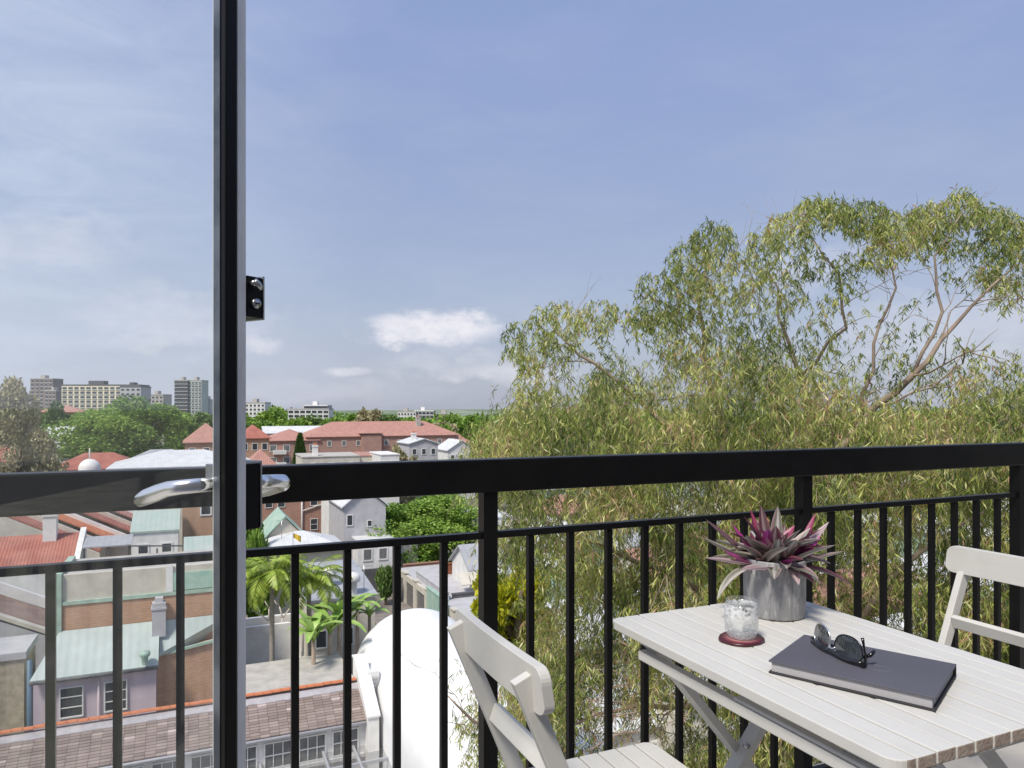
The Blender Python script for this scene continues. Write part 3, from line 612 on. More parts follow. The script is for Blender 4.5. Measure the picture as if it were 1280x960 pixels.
# near lever: neck out of the near face, grip running along the door
b = MB(); b.tube([(.034, .0095, zc), (.036, .028, zc), (.045, .040, zc-.001), (.065, .044, zc-.004), (.085, .046, zc-.010), (.105, .047, zc-.016), (.120, .046, zc-.021), (.127, .046, zc-.0225)],
                 [.0085, .0085, .0085, .0090, .0100, .0098, .0082, .0035], 16, flat=.75); T.part('lever_handle', b, 'chrome', local=True)
b = MB(); zc2 = zc-.001
b.tube([(.016, -.036, zc2), (.016, -.060, zc2)], [.0090, .0082], 16)
b.tube([(.016, -.056, zc2), (.016, -.068, zc2-.0005), (.012, -.078, zc2-.002), (.022, -.086, zc2-.005), (.050, -.088, zc2-.012), (.085, -.088, zc2-.018), (.118, -.087, zc2-.022), (.124, -.087, zc2-.023)],
       [.0080, .0082, .0092, .0112, .0118, .0118, .0100, .005], 16); T.part('lever_handle', b, 'chrome', local=True)
# ================================================================ trees
EUC = None
def tree_limbs(T, paths, m='dbark', n=7, name='trunk'):          # paths: lists of (point, radius) in frame coordinates
    b = MB()
    for path in paths: b.tube([p for p, r in path], [r for p, r in path], n)
    return T.part(name, b, m)
def crown_mesh(cache, name, m, rx, rz, nblob, nleaf, lsz, seed, low=-.75, droop=0.0):
    key = (name, seed)
    if key in cache: return cache[key]
    rs = np.random.RandomState(seed)
    u = unit(rs.normal(size=(nblob, 3))); u[:, 2] = np.clip(u[:, 2], low, 1); rad = rs.uniform(.45, .92, nblob)[:, None]
    c = u*rad*np.array([rx, rx, rz]); s = rs.uniform(.16, .36, nblob)*rx
    bi = rs.randint(0, nblob, nleaf); v = unit(rs.normal(size=(nleaf, 3))); rr = rs.uniform(.35, 1, nleaf)[:, None]**.5
    pos = c[bi] + v*rr*s[bi][:, None]*np.array([1, 1, .75])
    d = unit(v*.6 + rs.normal(size=(nleaf, 3))*.8 + np.array([0, 0, -droop])); sd_ = unit(np.cross(d, rs.normal(size=(nleaf, 3))))
    tint = rs.uniform(0, .75, nleaf) + rs.uniform(-.2, .25, nblob)[bi]
    cache[key] = blades(name, pos, d, sd_, rs.uniform(.7, 1.3, nleaf)*lsz, rs.uniform(.5, .8, nleaf)*lsz, tint, m, (0, 0, 0)); return cache[key]
TRK = {}
def tree(label, px, pytop, Y, wpx, mat_='gleaf', group=None, seed=1, nleaf=5000, hfrac=.62, name='tree', zb=0.0, lsz=None, cat='tree', droop=0., nblob=26, pq=None):
    p, q, zt = at(px, pytop, Y)
    if pq: p, q = pq
    rx = wpx/2/F*Y; h = zt-zb; ch = h*hfrac; rz_ = ch/2
    lsz = lsz or max(.12, Y*.0042)
    T = Thing(name, label, cat, p, q, zb, group)
    cm = crown_mesh(TRK, 'crown', mat_, 1.0, 1.0, nblob, nleaf, lsz/rx, seed*7+{'gleaf': 0, 'dleaf': 1, 'bleaf': 2, 'yleaf': 3}[mat_]+int(lsz/rx*100)*1000+nleaf, droop=droop)
    o = T.inst('crown', cm, (0, 0, h-rz_), seed*1.3, local=True, sc=(rx, rx, rz_)); o['kind'] = 'stuff'
    b = MB(); rr = random.Random(seed); r0 = max(.12, h*.022)
    b.tube([(0, 0, -.2), (rr.uniform(-.1, .1)*rx, rr.uniform(-.1, .1)*rx, (h-ch)*.6), (0, 0, h-ch*.75)], [r0*1.3, r0, r0*.8], 7)
    for k in range(6):
        a = k*1.05+rr.random(); l = rx*rr.uniform(.5, .8)
        b.tube([(0, 0, h-ch*.95+k*.03*ch), (l*.45*math.cos(a), l*.45*math.sin(a), h-ch*.75+k*.05*ch), (l*math.cos(a), l*math.sin(a), h-ch*.55+rr.uniform(0, .35)*ch)], [r0*.6, r0*.4, r0*.15], 5)
    T.part('trunk', b, 'dbark', local=True)
    return T

# ================================================================ the eucalyptus
def eucalyptus():
    T = Thing('eucalyptus_tree', 'huge drooping eucalyptus tree filling the right half behind the railing', 'tree', *at(985, 700, 11)[:2], 0.0)
    P = lambda x, y, Y: Vector(at(x, y, Y))
    L = [([(985, 2300, 11), (975, 1400, 11), (962, 900, 11.2), (985, 700, 11), (1015, 610, 11), (1040, 572, 11)], [.32, .27, .22, .155, .13, .11]),
         ([(1040, 572, 11), (1078, 528, 10.8), (1140, 470, 10.6), (1195, 405, 10.5), (1272, 330, 10.4)], [.085, .06, .045, .028, .012]),
         ([(985, 700, 11), (1000, 600, 11.6), (1012, 520, 11.8), (1000, 470, 11.8), (985, 425, 11.8), (958, 335, 11.8)], [.08, .06, .05, .04, .028, .012]),
         ([(975, 760, 11), (925, 655, 11), (905, 605, 10.8), (830, 530, 10.5), (745, 455, 10.4), (690, 408, 10.4)], [.11, .06, .05, .04, .025, .01]),
         ([(905, 605, 10.8), (903, 520, 11), (880, 440, 11), (872, 370, 11), (890, 310, 11)], [.05, .045, .035, .02, .008]),
         ([(1000, 470, 11.8), (1058, 410, 11.3), (1048, 340, 11.2), (1000, 275, 11.2)], [.03, .024, .016, .006]),
         ([(1078, 528, 10.8), (1092, 430, 10.6), (1120, 360, 10.5), (1110, 290, 10.5)], [.03, .022, .015, .006]),
         ([(1140, 470, 10.6), (1178, 390, 10.4), (1168, 320, 10.4), (1205, 262, 10.4)], [.028, .022, .015, .006]),
         ([(1015, 610, 11), (1070, 575, 10.4), (1150, 560, 10), (1260, 540, 9.8), (1350, 500, 9.8)], [.05, .045, .035, .028, .02]),
         ([(985, 700, 11), (1040, 655, 10.4), (1095, 620, 10), (1180, 590, 9.6), (1290, 575, 9.4)], [.07, .06, .045, .03, .02]),
         ([(962, 900, 11.2), (1060, 800, 10), (1150, 690, 9.4), (1230, 640, 9.3)], [.10, .06, .03, .015]),
         ([(962, 900, 11.2), (880, 890, 10), (800, 880, 9.4), (720, 905, 9)], [.08, .045, .03, .015]),
         ([(970, 800, 11.1), (860, 730, 10), (770, 690, 9.6), (690, 660, 9.5), (640, 600, 9.6)], [.07, .045, .03, .02, .01]),
         ([(880, 890, 10), (820, 820, 9.4), (760, 800, 9)], [.03, .02, .008]),
         ([(962, 1000, 11.2), (820, 940, 10), (690, 960, 9.5), (590, 900, 9.2), (560, 870, 9)], [.07, .05, .035, .02, .008])]
    rng = random.Random(5); paths = []; ends = []
    for pts, rad in L:
        w = []
        for i, (a, r) in enumerate(zip(pts, rad)):
            w.append((P(*a), r))
            if i+1 < len(pts):
                bb = P(*pts[i+1]); ln = (bb-P(*a)).length
                for t in (.33, .66): w.append((P(*a).lerp(bb, t)+Vector([rng.uniform(-1, 1)*ln*.05 for _ in range(3)]), r+(rad[i+1]-r)*t))
        paths.append(w)
    tree_limbs(T, paths[:1], 'bark', 12); tree_limbs(T, paths[1:], 'bark', 8, 'limbs')
    # side branches, then thin hanging twigs, as one woody mass
    # foliage samples
    blobs = [(660,428,30,30,60),(700,398,38,24,80),(748,392,30,20,60),(690,440,40,28,60),(742,432,36,24,22),(668,475,26,24,40),(650,440,12,30,20),
             (828,375,32,44,120),(865,325,30,30,90),(893,298,28,24,80),(905,345,50,34,130),(848,415,46,32,110),(945,395,46,44,110),(800,400,20,26,40),(880,380,50,40,90),
             (955,315,26,34,80),(985,288,28,24,90),(1030,262,34,20,130),(1080,270,34,24,140),(1122,288,34,26,150),(1160,275,30,24,120),(1200,262,32,22,110),(1238,272,26,20,80),(1275,285,26,22,70),(1205,240,12,10,14),
             (1010,322,24,20,36),(1055,340,14,34,40),(985,360,26,24,34),(1094,318,24,20,50),(1035,385,16,22,14),(1165,310,30,16,30),(1205,305,22,14,20),
             (1245,335,28,22,80),(1272,310,20,20,50),(1260,365,20,22,40),(1230,300,22,14,26),(1190,345,16,10,8),
             (1100,430,60,32,26),(1200,440,60,26,22),(1070,385,50,26,12),(1150,395,40,34,12),(1020,425,30,30,40),(1250,455,40,18,26),(1180,470,50,14,36),(1120,462,40,22,30),(1310,300,30,50,90),(1340,380,30,60,80)]
    S = []
    for x, y, a, b_, n in blobs:
        for _ in range(int(n*1.0)):
            t = npr.uniform(0, 6.283); r = npr.uniform(0, 1)**.5
            S.append((x+a*r*math.cos(t), y+b_*r*math.sin(t), npr.normal(11, .5), 0))
    bx = [590, 640, 700, 760, 820, 880, 950, 1000, 1050, 1100, 1150, 1200, 1280, 1500]; by = [556, 505, 476, 460, 440, 424, 422, 442, 466, 490, 498, 486, 470, 450]
    hole = [(650,640,40,14,.15),(700,625,35,14,.3),(840,622,30,16,.4),(880,640,40,12,.3),(1090,700,60,40,.5),(1030,750,50,40,.3),(1200,690,70,30,.45),(1110,790,50,25,.25),(1150,650,60,22,.6),
            (790,905,90,40,.25),(850,860,40,30,.4),(900,800,40,30,.6),(770,700,60,25,.6),(1010,690,40,30,.4),(1100,900,100,60,.5)]
    lo = 0
    while lo < 2600:
        x = npr.uniform(598, 1480); y = npr.uniform(415, 1040); Y = npr.uniform(8.3, 14.5)
        if y < np.interp(x, bx, by)+abs(npr.normal(0, 6)): continue
        if y > 610 and x < 640 + 12*math.sin(y/19): 
            if not (y > 800 and x > 560+abs(y-905)*.45 and npr.rand() < .55): continue
        if y > 690 and y < 840 and x < 672: continue
        pr_ = .86 if y < 600 else 1.0
        for hx, hy, ha, hb, hv in hole:
            if ((x-hx)/ha)**2+((y-hy)/hb)**2 < 1: pr_ *= hv**.9
        nz_ = math.sin(x*.05+1.3*math.sin(y*.031))*math.sin(y*.043+x*.017)+.4*math.sin(x*.13+y*.11)
        pr_ *= .55+.45*max(-1, min(1, nz_*1.3+.4)) if y > 600 else .8+.2*nz_
        if npr.rand() > pr_: continue
        for _ in range(12): S.append((x+npr.normal(0, 15), y+npr.normal(0, 13), Y+npr.normal(0, .22), 1+lo))
        lo += 1
    S = np.array(S); n = len(S)
    Yv = S[:, 2]; X = (S[:, 0]-640)/F*Yv; Z = H-(S[:, 1]-HZ)/F*Yv
    root = np.stack([X*CA+Yv*SA, -X*SA+Yv*CA, Z], 1)
    K = 13; az_ = npr.uniform(0, 6.283, n); ln = npr.uniform(.22, .55, n); ln[S[:, 3] == 0] *= .62
    out = np.stack([np.cos(az_), np.sin(az_), np.zeros(n)], 1)
    def pos(t): return root + out*(ln*.55*t)[:, None] + np.array([0, 0, 1.])*(ln*(.18*t-.85*t*t))[:, None]
    B = []; D = []; SD = []; LL = []; WW = []; TT = []
    ct_ = npr.uniform(-.26, .26, 4000)
    cl = npr.uniform(-.13, .13, n) + np.where(S[:, 3] > 0, ct_[S[:, 3].astype(int) % 4000], npr.uniform(-.15, .15, n)) + .12*np.sin(S[:, 0]*.035+S[:, 1]*.02) + .09*np.sin(S[:, 1]*.06-S[:, 0]*.021)
    for k in range(K):
        t = (k+npr.uniform(0, 1, n))/K; pt = pos(t)
        a = npr.uniform(0, 6.283, n); tilt = npr.uniform(.15, 1.05, n)
        d = np.stack([np.cos(a)*np.sin(tilt), np.sin(a)*np.sin(tilt), -np.cos(tilt)], 1); up = npr.rand(n) < .10; d[up, 2] *= -.5; d = unit(d)
        B.append(pt); D.append(d); SD.append(unit(np.cross(d, npr.normal(size=(n, 3)))))
        L0 = npr.uniform(.085, .17, n); L0[S[:, 3] == 0] *= .8; LL.append(L0); WW.append(npr.uniform(.011, .020, n)*np.where(S[:, 3] == 0, 1.1, 1.0))
        TT.append(np.clip(npr.beta(2.2, 2.6, n)+cl, 0, 1) + np.where(npr.rand(n) < .02, .6, 0))
    B, D, SD = map(np.concatenate, (B, D, SD)); LL, WW, TT = map(np.concatenate, (LL, WW, TT))
    me = blades('foliage', B, D, SD, LL, WW, TT, 'eleaf', T.base, .10)
    T.part('foliage', me, None, kind='stuff')
    # hanging twigs: thin three-sided tubes, one mesh
    ts = [0, .4, .75, 1.0]; V = []
    for j, t in enumerate(ts):
        c = pos(np.full(n, t)); r = .0042*(1-t*.7)
        for k in range(3): V.append(c + r*np.array([math.cos(k*2.094), math.sin(k*2.094), 0]))
    V = np.stack(V, 1).reshape(-1, 3)-np.array(T.base); q4 = []
    for j in range(3):
        for k in range(3): q4.append((j*3+k, j*3+(k+1) % 3, j*3+3+(k+1) % 3, j*3+3+k))
    q4 = (np.arange(n)[:, None, None]*12+np.array(q4)[None]).reshape(-1, 4)
    me = bpy.data.meshes.new('twigs'); me.vertices.add(len(V)); me.vertices.foreach_set('co', V.ravel())
    me.loops.add(q4.size); me.loops.foreach_set('vertex_index', q4.ravel()); me.polygons.add(len(q4))
    me.polygons.foreach_set('loop_start', np.arange(len(q4))*4); me.polygons.foreach_set('loop_total', np.full(len(q4), 4)); me.materials.append(M['twig']); me.update(calc_edges=True)
    T.part('twigs', me, None, kind='stuff')
    # crooked secondary branches fanning from the limbs, and the bare heap of dead twigs low on the left
    b = MB(); rr = random.Random(12)
    def wander(p0, d, L_, r, depth):
        pts = [Vector(p0)]; d = Vector(d).normalized(); k = 5
        for i in range(k):
            d = (d+Vector([rr.uniform(-.38, .38) for _ in range(3)])).normalized(); pts.append(pts[-1]+d*L_/k)
            if depth > 0 and i > 0: wander(pts[-1], (d+Vector([rr.uniform(-1, 1) for _ in range(3)])*.9), L_*rr.uniform(.4, .65), r*.55, depth-1)
        b.tube(pts, [r*(1-.75*i/k) for i in range(k+1)], 4 if r < .008 else 5, caps=False)
    for w in paths[1:]:
        for i in range(2, len(w)-1, 2):
            d = (w[min(i+1, len(w)-1)][0]-w[i][0]).normalized()
            wander(w[i][0], d+Vector([rr.uniform(-.9, .9) for _ in range(3)]), rr.uniform(.7, 1.4), max(.006, w[i][1]*.4), 1)
    T.part('branches', b, 'bark', kind='stuff')
    b = MB()
    for k in range(30):
        c = P(rr.gauss(815, 50), rr.gauss(893, 26), rr.uniform(8.4, 9.6)); a = rr.uniform(-.5, .7)
        dv = Vector((-math.cos(a)*CA, math.cos(a)*SA+rr.uniform(-.5, .5), -math.sin(a)*.5+rr.uniform(-.3, .3)))
        wander(c, dv, rr.uniform(.4, .9), rr.uniform(.004, .011), 1)
    T.part('dead_twigs', b, 'twig', kind='stuff', label='heap of bare pinkish brown dead twigs')
    return T
eucalyptus()
tree('golden yellow green bush between the railing and the hanging eucalyptus leaves', 646, 688, 21, 112, 'yleaf', seed=4, nleaf=12000, hfrac=.24, name='golden_bush', lsz=.17, nblob=30)
tree('wide bright green tree standing over the lane behind the grey garage', 532, 607, 84, 172, 'gleaf', seed=6, nleaf=34000, hfrac=1.0, lsz=.42, nblob=70)
tree('small dark shrub growing on the lane corner beside the garages', 482, 700, 70, 20, 'dleaf', seed=7, nleaf=2500, hfrac=.9, lsz=.28, name='shrub', cat='shrub')
tree('light green bushy tree next to the silver door stile', 314, 635, 62, 40, 'gleaf', seed=8, nleaf=4500, hfrac=.85, lsz=.3)
tree('yellowish green shrub by the green gable', 322, 664, 60, 36, 'gleaf', seed=9, nleaf=3000, hfrac=.9, lsz=.28, name='shrub', cat='shrub')
tree('broad dark fig tree seen through the glass before the towers', 154, 491, 150, 160, 'gleaf', seed=12, nleaf=30000, hfrac=.93, lsz=.75, nblob=60, zb=2)
tree('brownish loose tree beyond the glass, standing in for one reflected in it', 14, 478, 95, 120, 'bleaf', seed=13, nleaf=22000, hfrac=.9, lsz=.4, nblob=50)  # added as a solid tree in place of a pane reflection
tree('small dark round tree before the cream tower block', 70, 508, 210, 48, 'dleaf', seed=14, nleaf=6000, hfrac=.8, lsz=.9)
T = Thing('conifer', 'narrow dark conical cypress standing before the red brick flats', 'tree', *at(375, 575, 165)[:2], 0)
rs = np.random.RandomState(3); n = 7000; hh = at(375, 542, 165)[2]; t = rs.uniform(0, 1, n)**.7; a = rs.uniform(0, 6.28, n); r = (1-t)**.8*1.9*rs.uniform(.7, 1.1, n)*(1-.3*np.sin(t*40)**2)
t = 1-t; r = (1-t)**.75*1.95*rs.uniform(.75, 1.08, n)+.05
pos = np.stack([r*np.cos(a), r*np.sin(a), 1+t*(hh-1)], 1); d = unit(np.stack([np.cos(a), np.sin(a), np.full(n, 1.1)], 1)+rs.normal(size=(n, 3))*.3)
T.part('crown', blades('crown', pos, d, unit(np.cross(d, rs.normal(size=(n, 3)))), rs.uniform(.4, .7, n), rs.uniform(.2, .35, n), rs.uniform(0, .5, n), 'dleaf', (0,0,0)), None, kind='stuff')
b = MB(); b.tube([(0,0,0), (0,0,hh*.9)], [.25, .05], 6); T.part('trunk', b, 'dbark', local=True)
# far belt of treetops
belt = [(320,516,300,60,'gleaf'),(345,512,290,55,'gleaf'),(372,516,270,46,'gleaf'),(392,520,320,50,'dleaf'),(415,517,300,44,'gleaf'),(440,516,310,50,'gleaf'),(462,513,280,46,'bleaf'),(484,516,300,44,'dleaf'),
        (505,521,320,44,'gleaf'),(528,519,300,44,'gleaf'),(548,521,280,40,'bleaf'),(565,520,310,50,'gleaf'),(585,521,300,46,'gleaf'),(604,524,260,40,'gleaf'),(625,520,300,60,'gleaf'),(660,520,300,60,'dleaf'),
        (560,533,215,36,'gleaf'),(340,527,250,44,'gleaf'),(310,530,240,40,'dleaf'),(245,514,330,44,'dleaf'),(265,518,330,40,'dleaf'),(225,520,260,40,'gleaf'),(50,520,300,50,'dleaf'),(10,510,300,60,'gleaf'),(-40,505,300,80,'dleaf'),
        (700,520,300,70,'gleaf'),(760,518,300,70,'dleaf'),(830,520,300,80,'gleaf'),(900,518,300,80,'gleaf'),(980,520,300,80,'dleaf'),(1060,520,300,80,'gleaf'),(1140,520,300,80,'gleaf'),(1220,520,300,80,'dleaf'),(1300,520,300,80,'gleaf')]
BW = ['right beside the door stile', 'below the pale block', 'left of the white modern block', 'under the white modern block', 'right of the white modern block', 'above the left end of the red flats', 'above the middle of the red roof', 'between the red roof and the low white block',
      'under the low white block', 'under the glazed white block end', 'under the low brown block', 'right of the low brown block', 'where the eucalyptus begins', 'at the left tip of the eucalyptus', 'first behind the eucalyptus edge', 'second behind the eucalyptus edge',
      'just behind the right end of the red flats', 'just behind the cypress', 'low against the door stile', 'below the grey green tower', 'right below the small grey block', 'right of the fig tree', 'left of the fig tree', 'at the left photo edge', 'outside the left photo edge']+['%s behind the eucalyptus crown' % w for w in ('third', 'fourth', 'fifth', 'sixth', 'seventh', 'eighth', 'ninth', 'tenth', 'last')]
for i, (x, y, Y, w, mm) in enumerate(belt):
    tree('leafy %s treetop on the horizon %s' % ({'gleaf': 'green', 'dleaf': 'dark green', 'bleaf': 'olive brown'}[mm], BW[i]), x, y, Y, w, mm, 'treetops along the horizon', seed=i % 5+1, nleaf=3500, hfrac=.85, lsz=1.5, nblob=22)
rs = np.random.RandomState(8)
T = Thing('distant_woods', 'continuous dark green wood filling the horizon behind the treetops', 'woods', 0, 500, 0, frame=False, rot=0, kind='stuff')
n = 90000; nb = 900; bx_ = rs.uniform(-700, 800, nb); by_ = rs.uniform(330, 760, nb); bz_ = 11.5+rs.uniform(0, 3.5, nb)+3.0*np.sin(bx_*.021)+1.6*np.sin(bx_*.057+by_*.02); br_ = rs.uniform(9, 17, nb)
bi = rs.randint(0, nb, n); v = unit(rs.normal(size=(n, 3))); v[:, 2] = abs(v[:, 2]); rr_ = rs.uniform(.6, 1, n)
pos = np.stack([bx_[bi]+v[:, 0]*br_[bi]*rr_, by_[bi]+v[:, 1]*br_[bi]*rr_, np.maximum(.2, bz_[bi]*(.2+.8*v[:, 2]*rr_))], 1); d = unit(v+rs.normal(size=(n, 3))*.7)
me = blades('foliage', pos, d, unit(np.cross(d, rs.normal(size=(n, 3)))), rs.uniform(2, 3.6, n), rs.uniform(1.6, 2.8, n), np.clip(rs.uniform(0, .6, n)+rs.uniform(-.2, .3, nb)[bi], 0, 1), 'gleaf', (0, 500, 0))
T.part('foliage', me, None, kind='stuff')
tree('dark green bush right of the red flats at the end of the roof', 603, 528, 130, 34, 'gleaf', seed=3, nleaf=4000, hfrac=.9, lsz=.5)
tree('grey green round bush before the red brick flats', 505, 556, 130, 36, 'bleaf', seed=2, nleaf=4000, hfrac=.9, lsz=.5)
# ================================================================ far blocks
def block(label, px0, px1, pyt, Y, m, rows, cols, depth=14, roof=None, glass='winglass', name='tower_block', wh=(.55, .5), yaw=True, band=False, zb=0):
    p, q, zt = at(px0, pyt, Y); wd = (px1-px0)/F*Y
    T = Thing(name, label, 'building', p, q, zb, rot=0)
    b = MB(); b.box(0, wd, 0, depth, 0, zt-zb); T.part('wall', b, m, local=True)
    fh = 3.1; cw = wd/cols
    for r in range(rows):
        z = zt-zb-(r+1)*fh+.5
        for c in range(cols):
            w_, h_ = cw*wh[0], fh*wh[1]; k = ('blk', round(w_,1), round(h_,1), glass)
            if k not in WIN:
                f = MB(); f.box(-w_/2, w_/2, -.12, .1, 0, h_, 1); f.box(-w_/2-.2, w_/2+.2, -.6 if band else -.2, -.13, -.35, 0, 0); WIN[k] = f.mesh('window', ['wframe', glass])
            T.inst('window', WIN[k], ((c+.5)*cw, 0, z), local=True)
    b = MB(); b.box(-.2, wd+.2, -.2, depth+.2, zt-zb, zt-zb+.8); b.box(wd*.3, wd*.5, depth*.3, depth*.7, zt-zb+.8, zt-zb+3.5); T.part('roof', b, roof or 'conc', local=True)
    return T
M['brn'] = mat('brown_concrete', (.20, .165, .145), .85, (.26, .22, .20), .1)
M['crm'] = mat('cream_yellow_concrete', (.74, .65, .46), .85, (.78, .71, .55), .1)
M['paleg'] = mat('pale_green_concrete', (.44, .50, .46), .8, (.52, .56, .52), .1)
block('brown concrete tower at the far left skyline', 38, 66, 474, 600, 'brn', 13, 5, glass='winglass')
block('lower wing of small balconies beside the brown tower', 56, 70, 489, 590, 'brn', 10, 3)
block('long cream and white tower block with dark top storey on the skyline', 77, 174, 482, 500, 'crm', 9, 13, band=True, wh=(.7, .5), roof='dgrey')
block('dark roofed stepped end of the long cream block', 150, 176, 484, 496, 'grey', 3, 4, roof='dgrey')
block('small pale grey block right of the long cream block', 184, 204, 494, 560, 'conc', 6, 4)
block('tall grey green tower with white balcony bands', 218, 235, 476, 620, 'dgrey', 15, 3, band=True, wh=(.8, .5))
block('pale balcony side of the grey green tower', 235, 252, 476, 622, 'paleg', 15, 4, band=True, wh=(.7, .45))
block('small grey block to the right of the green tower', 253, 262, 500, 640, 'grey', 8, 2)
block('pale block peeping over the trees beside the door stile', 306, 331, 504, 560, 'wwhite', 5, 5)
block('white modern block with dark glazing and stepped top', 360, 411, 512, 520, 'wwhite', 4, 7, roof='grey', wh=(.8, .6))
block('upper penthouse block with dark glass on the white block', 380, 409, 507.5, 523, 'winglass', 1, 5, roof='wwhite', wh=(.8, .6))
block('long low white block on the central skyline', 497, 520, 515, 600, 'wwhite', 3, 6, wh=(.6, .5))
block('green grey glazed end of the long low white block', 518, 542, 514, 602, 'grey', 3, 5, roof='wwhite', wh=(.8, .6))
block('low dark brown block on the central skyline', 543, 570, 518, 560, 'brn', 3, 6)

# ================================================================ middle distance houses
def boxhouse(label, px0, px1, pyb, Y, h, m, roofm, kind='hip', zr=None, depth=10, wins=(0, 0), name='house', z0=0, ww=1.0, wh=1.4, cat='house', group=None, glass='winglass', top=None):
    """front wall faces the balcony; px0..px1 at distance Y"""
    p0, q, _ = at(px0, 510, Y); wd = (px1-px0)/F*Y
    wd = wd/(CA + SA*((px0+px1)/2-640)/F) if True else wd
    T = Thing(name, label, cat, p0, q, z0, group)
    p1 = p0+wd; q1 = q+depth; zt = z0+h if top is None else top
    zr = zr or zt+min(depth, wd)*.28
    if kind == 'gable0': walls(T, p0, p1, q, q1, z0, zt, m, 0, zr-.05); gable(T, 'roof', p0, p1, q, q1, zt, zr, roofm, 0)
    elif kind == 'gable1': walls(T, p0, p1, q, q1, z0, zt, m, 1, zr-.05); gable(T, 'roof', p0, p1, q, q1, zt, zr, roofm, 1)
    elif kind == 'hip': walls(T, p0, p1, q, q1, z0, zt, m); hip(T, 'roof', p0, p1, q, q1, zt, zr, roofm)
    else:
        walls(T, p0, p1, q, q1, z0, zt, m); b = MB(); b.hexa([(p0-.1, q-.1, zt), (p1+.1, q-.1, zt), (p1+.1, q1, zt), (p0-.1, q1, zt)], [(p0-.1, q-.1, zt+.15), (p1+.1, q-.1, zt+.15), (p1+.1, q1, zr), (p0-.1, q1, zr)]); T.part('roof', b, roofm)
    nc, nr = wins
    for r in range(nr):
        for c in range(nc): farwin(T, p0+wd*(c+.5)/nc, q-.02, zt-1.0-wh-r*3.0+.1, ww, wh, glass=glass)
    T.dim = (p0, p1, q, q1, zt, zr); return T
def chimney(T, p, q, z0, z1, m='cream', w=.7, pots=2):
    b = MB(); b.box(p-w/2, p+w/2, q-w/2, q+w/2, z0, z1); b.box(p-w/2-.08, p+w/2+.08, q-w/2-.08, q+w/2+.08, z1-.25, z1-.1); c = T.part('chimney', b, m)
    for i in range(pots):
        b = MB(); x = p+(i-(pots-1)/2)*.3; b.lathe([(.1, z1), (.12, z1+.35), (.09, z1+.4)], 10, c=(x, q)); T.part('chimney_pot', b, 'otile', c).parent = c
# red brick flats
T = boxhouse('long three storey red brick flats under a pink tiled hip roof', 384, 552, 0, 182, 0, 'brickred', 'ptile', 'hip', top=11.6, zr=15.4, depth=15, wins=(11, 3), ww=1.1, wh=1.5, name='apartment_building', cat='building', glass='winglass2')
p0, p1, q0, q1, zt, zr = T.dim
b = MB(); b.box(p0+13.5, p0+18.5, q0-1.6, q0-.01, 0, zt+.6); T.part('stair_bay', b, 'brickred'); hip(T, 'bay_roof', p0+13, p0+19, q0-1.9, q0+4, zt+.8, zt+2.2, 'ptile', 0)
chimney(T, p1-10, q0+5, zt+2, zr+1.2, 'conc', 1.2)
T = boxhouse('lower red brick flats with white balconies left of the cypress', 333, 384, 0, 178, 0, 'brickred', 'ptile', 'hip', top=10.8, zr=13.6, depth=14, wins=(4, 3), ww=1.6, wh=1.7, name='apartment_building', cat='building', glass='winglass2')
p0, p1, q0, q1, zt, zr = T.dim
for r in range(3):
    b = MB(); b.box(p0+1.5, p0+4.6, q0-1.2, q0-.15, zt-3.2-3*r, zt-2.2-3*r); T.part('balcony', b, 'wwhite')
T = boxhouse('orange brick house with tiled roof right against the door stile', 300, 327, 0, 150, 0, 'brickorg', 'rtile', 'hip', top=12.6, zr=15.4, depth=10, wins=(3, 3), ww=1.2, wh=1.5)
T = boxhouse('brick house with faded red hip roof seen through the glass edge', 231, 268, 0, 140, 0, 'brickorg', 'ptile', 'hip', top=12.2, zr=16, depth=10, wins=(3, 2), ww=1.2, wh=1.5)
T = boxhouse('low pink tiled hip roof peeping above the top rail beside the latch', 306, 338, 0, 112, 0, 'cream', 'ptile', 'hip', top=9.3, zr=12.4, depth=7, wins=(2, 1))
T = boxhouse('white metal roofed hall with hip roof above the top rail behind glass', 137, 258, 0, 92, 0, 'cream', 'wroof', 'hip', top=11.2, zr=13.2, depth=12, wins=(5, 1), name='hall', cat='building')
T = boxhouse('distant white roofed house left of the fig tree', 56, 100, 0, 165, 0, 'wwhite', 'wroof', 'gable0', top=12.2, zr=14.6, depth=12, wins=(4, 2))
T = boxhouse('small house with pinkish roof in front of the brown tower', 48, 80, 0, 330, 0, 'brickpink', 'ptile', 'hip', top=17, zr=20.3, depth=14, wins=(3, 1))
T = boxhouse('low apricot coloured house beside the small dark tree', 88, 118, 0, 260, 0, 'brickorg', 'cream', 'flat', top=13, zr=14, depth=14, wins=(3, 1))
# dome with a spike
T = Thing('observatory_dome', 'small white dome with a thin mast showing above the top rail', 'dome', *at(112, 585, 75)[:2], 0)
r = 12.5/F*75; zc_ = at(112, 586, 75)[2]
b = MB(); b.lathe([(r, -zc_*0+0), (r, zc_-.1)]+[(r*math.cos(t*math.pi/16), zc_+r*math.sin(t*math.pi/16)) for t in range(0, 8)]+[(.01, zc_+r)], 28); T.part('dome_shell', b, 'wwhite', local=True)
b = MB(); b.tube([(0, 0, zc_+r-.05), (0, 0, zc_+r+1.1)], [.08, .05], 8); T.part('mast', b, 'wwhite', local=True)
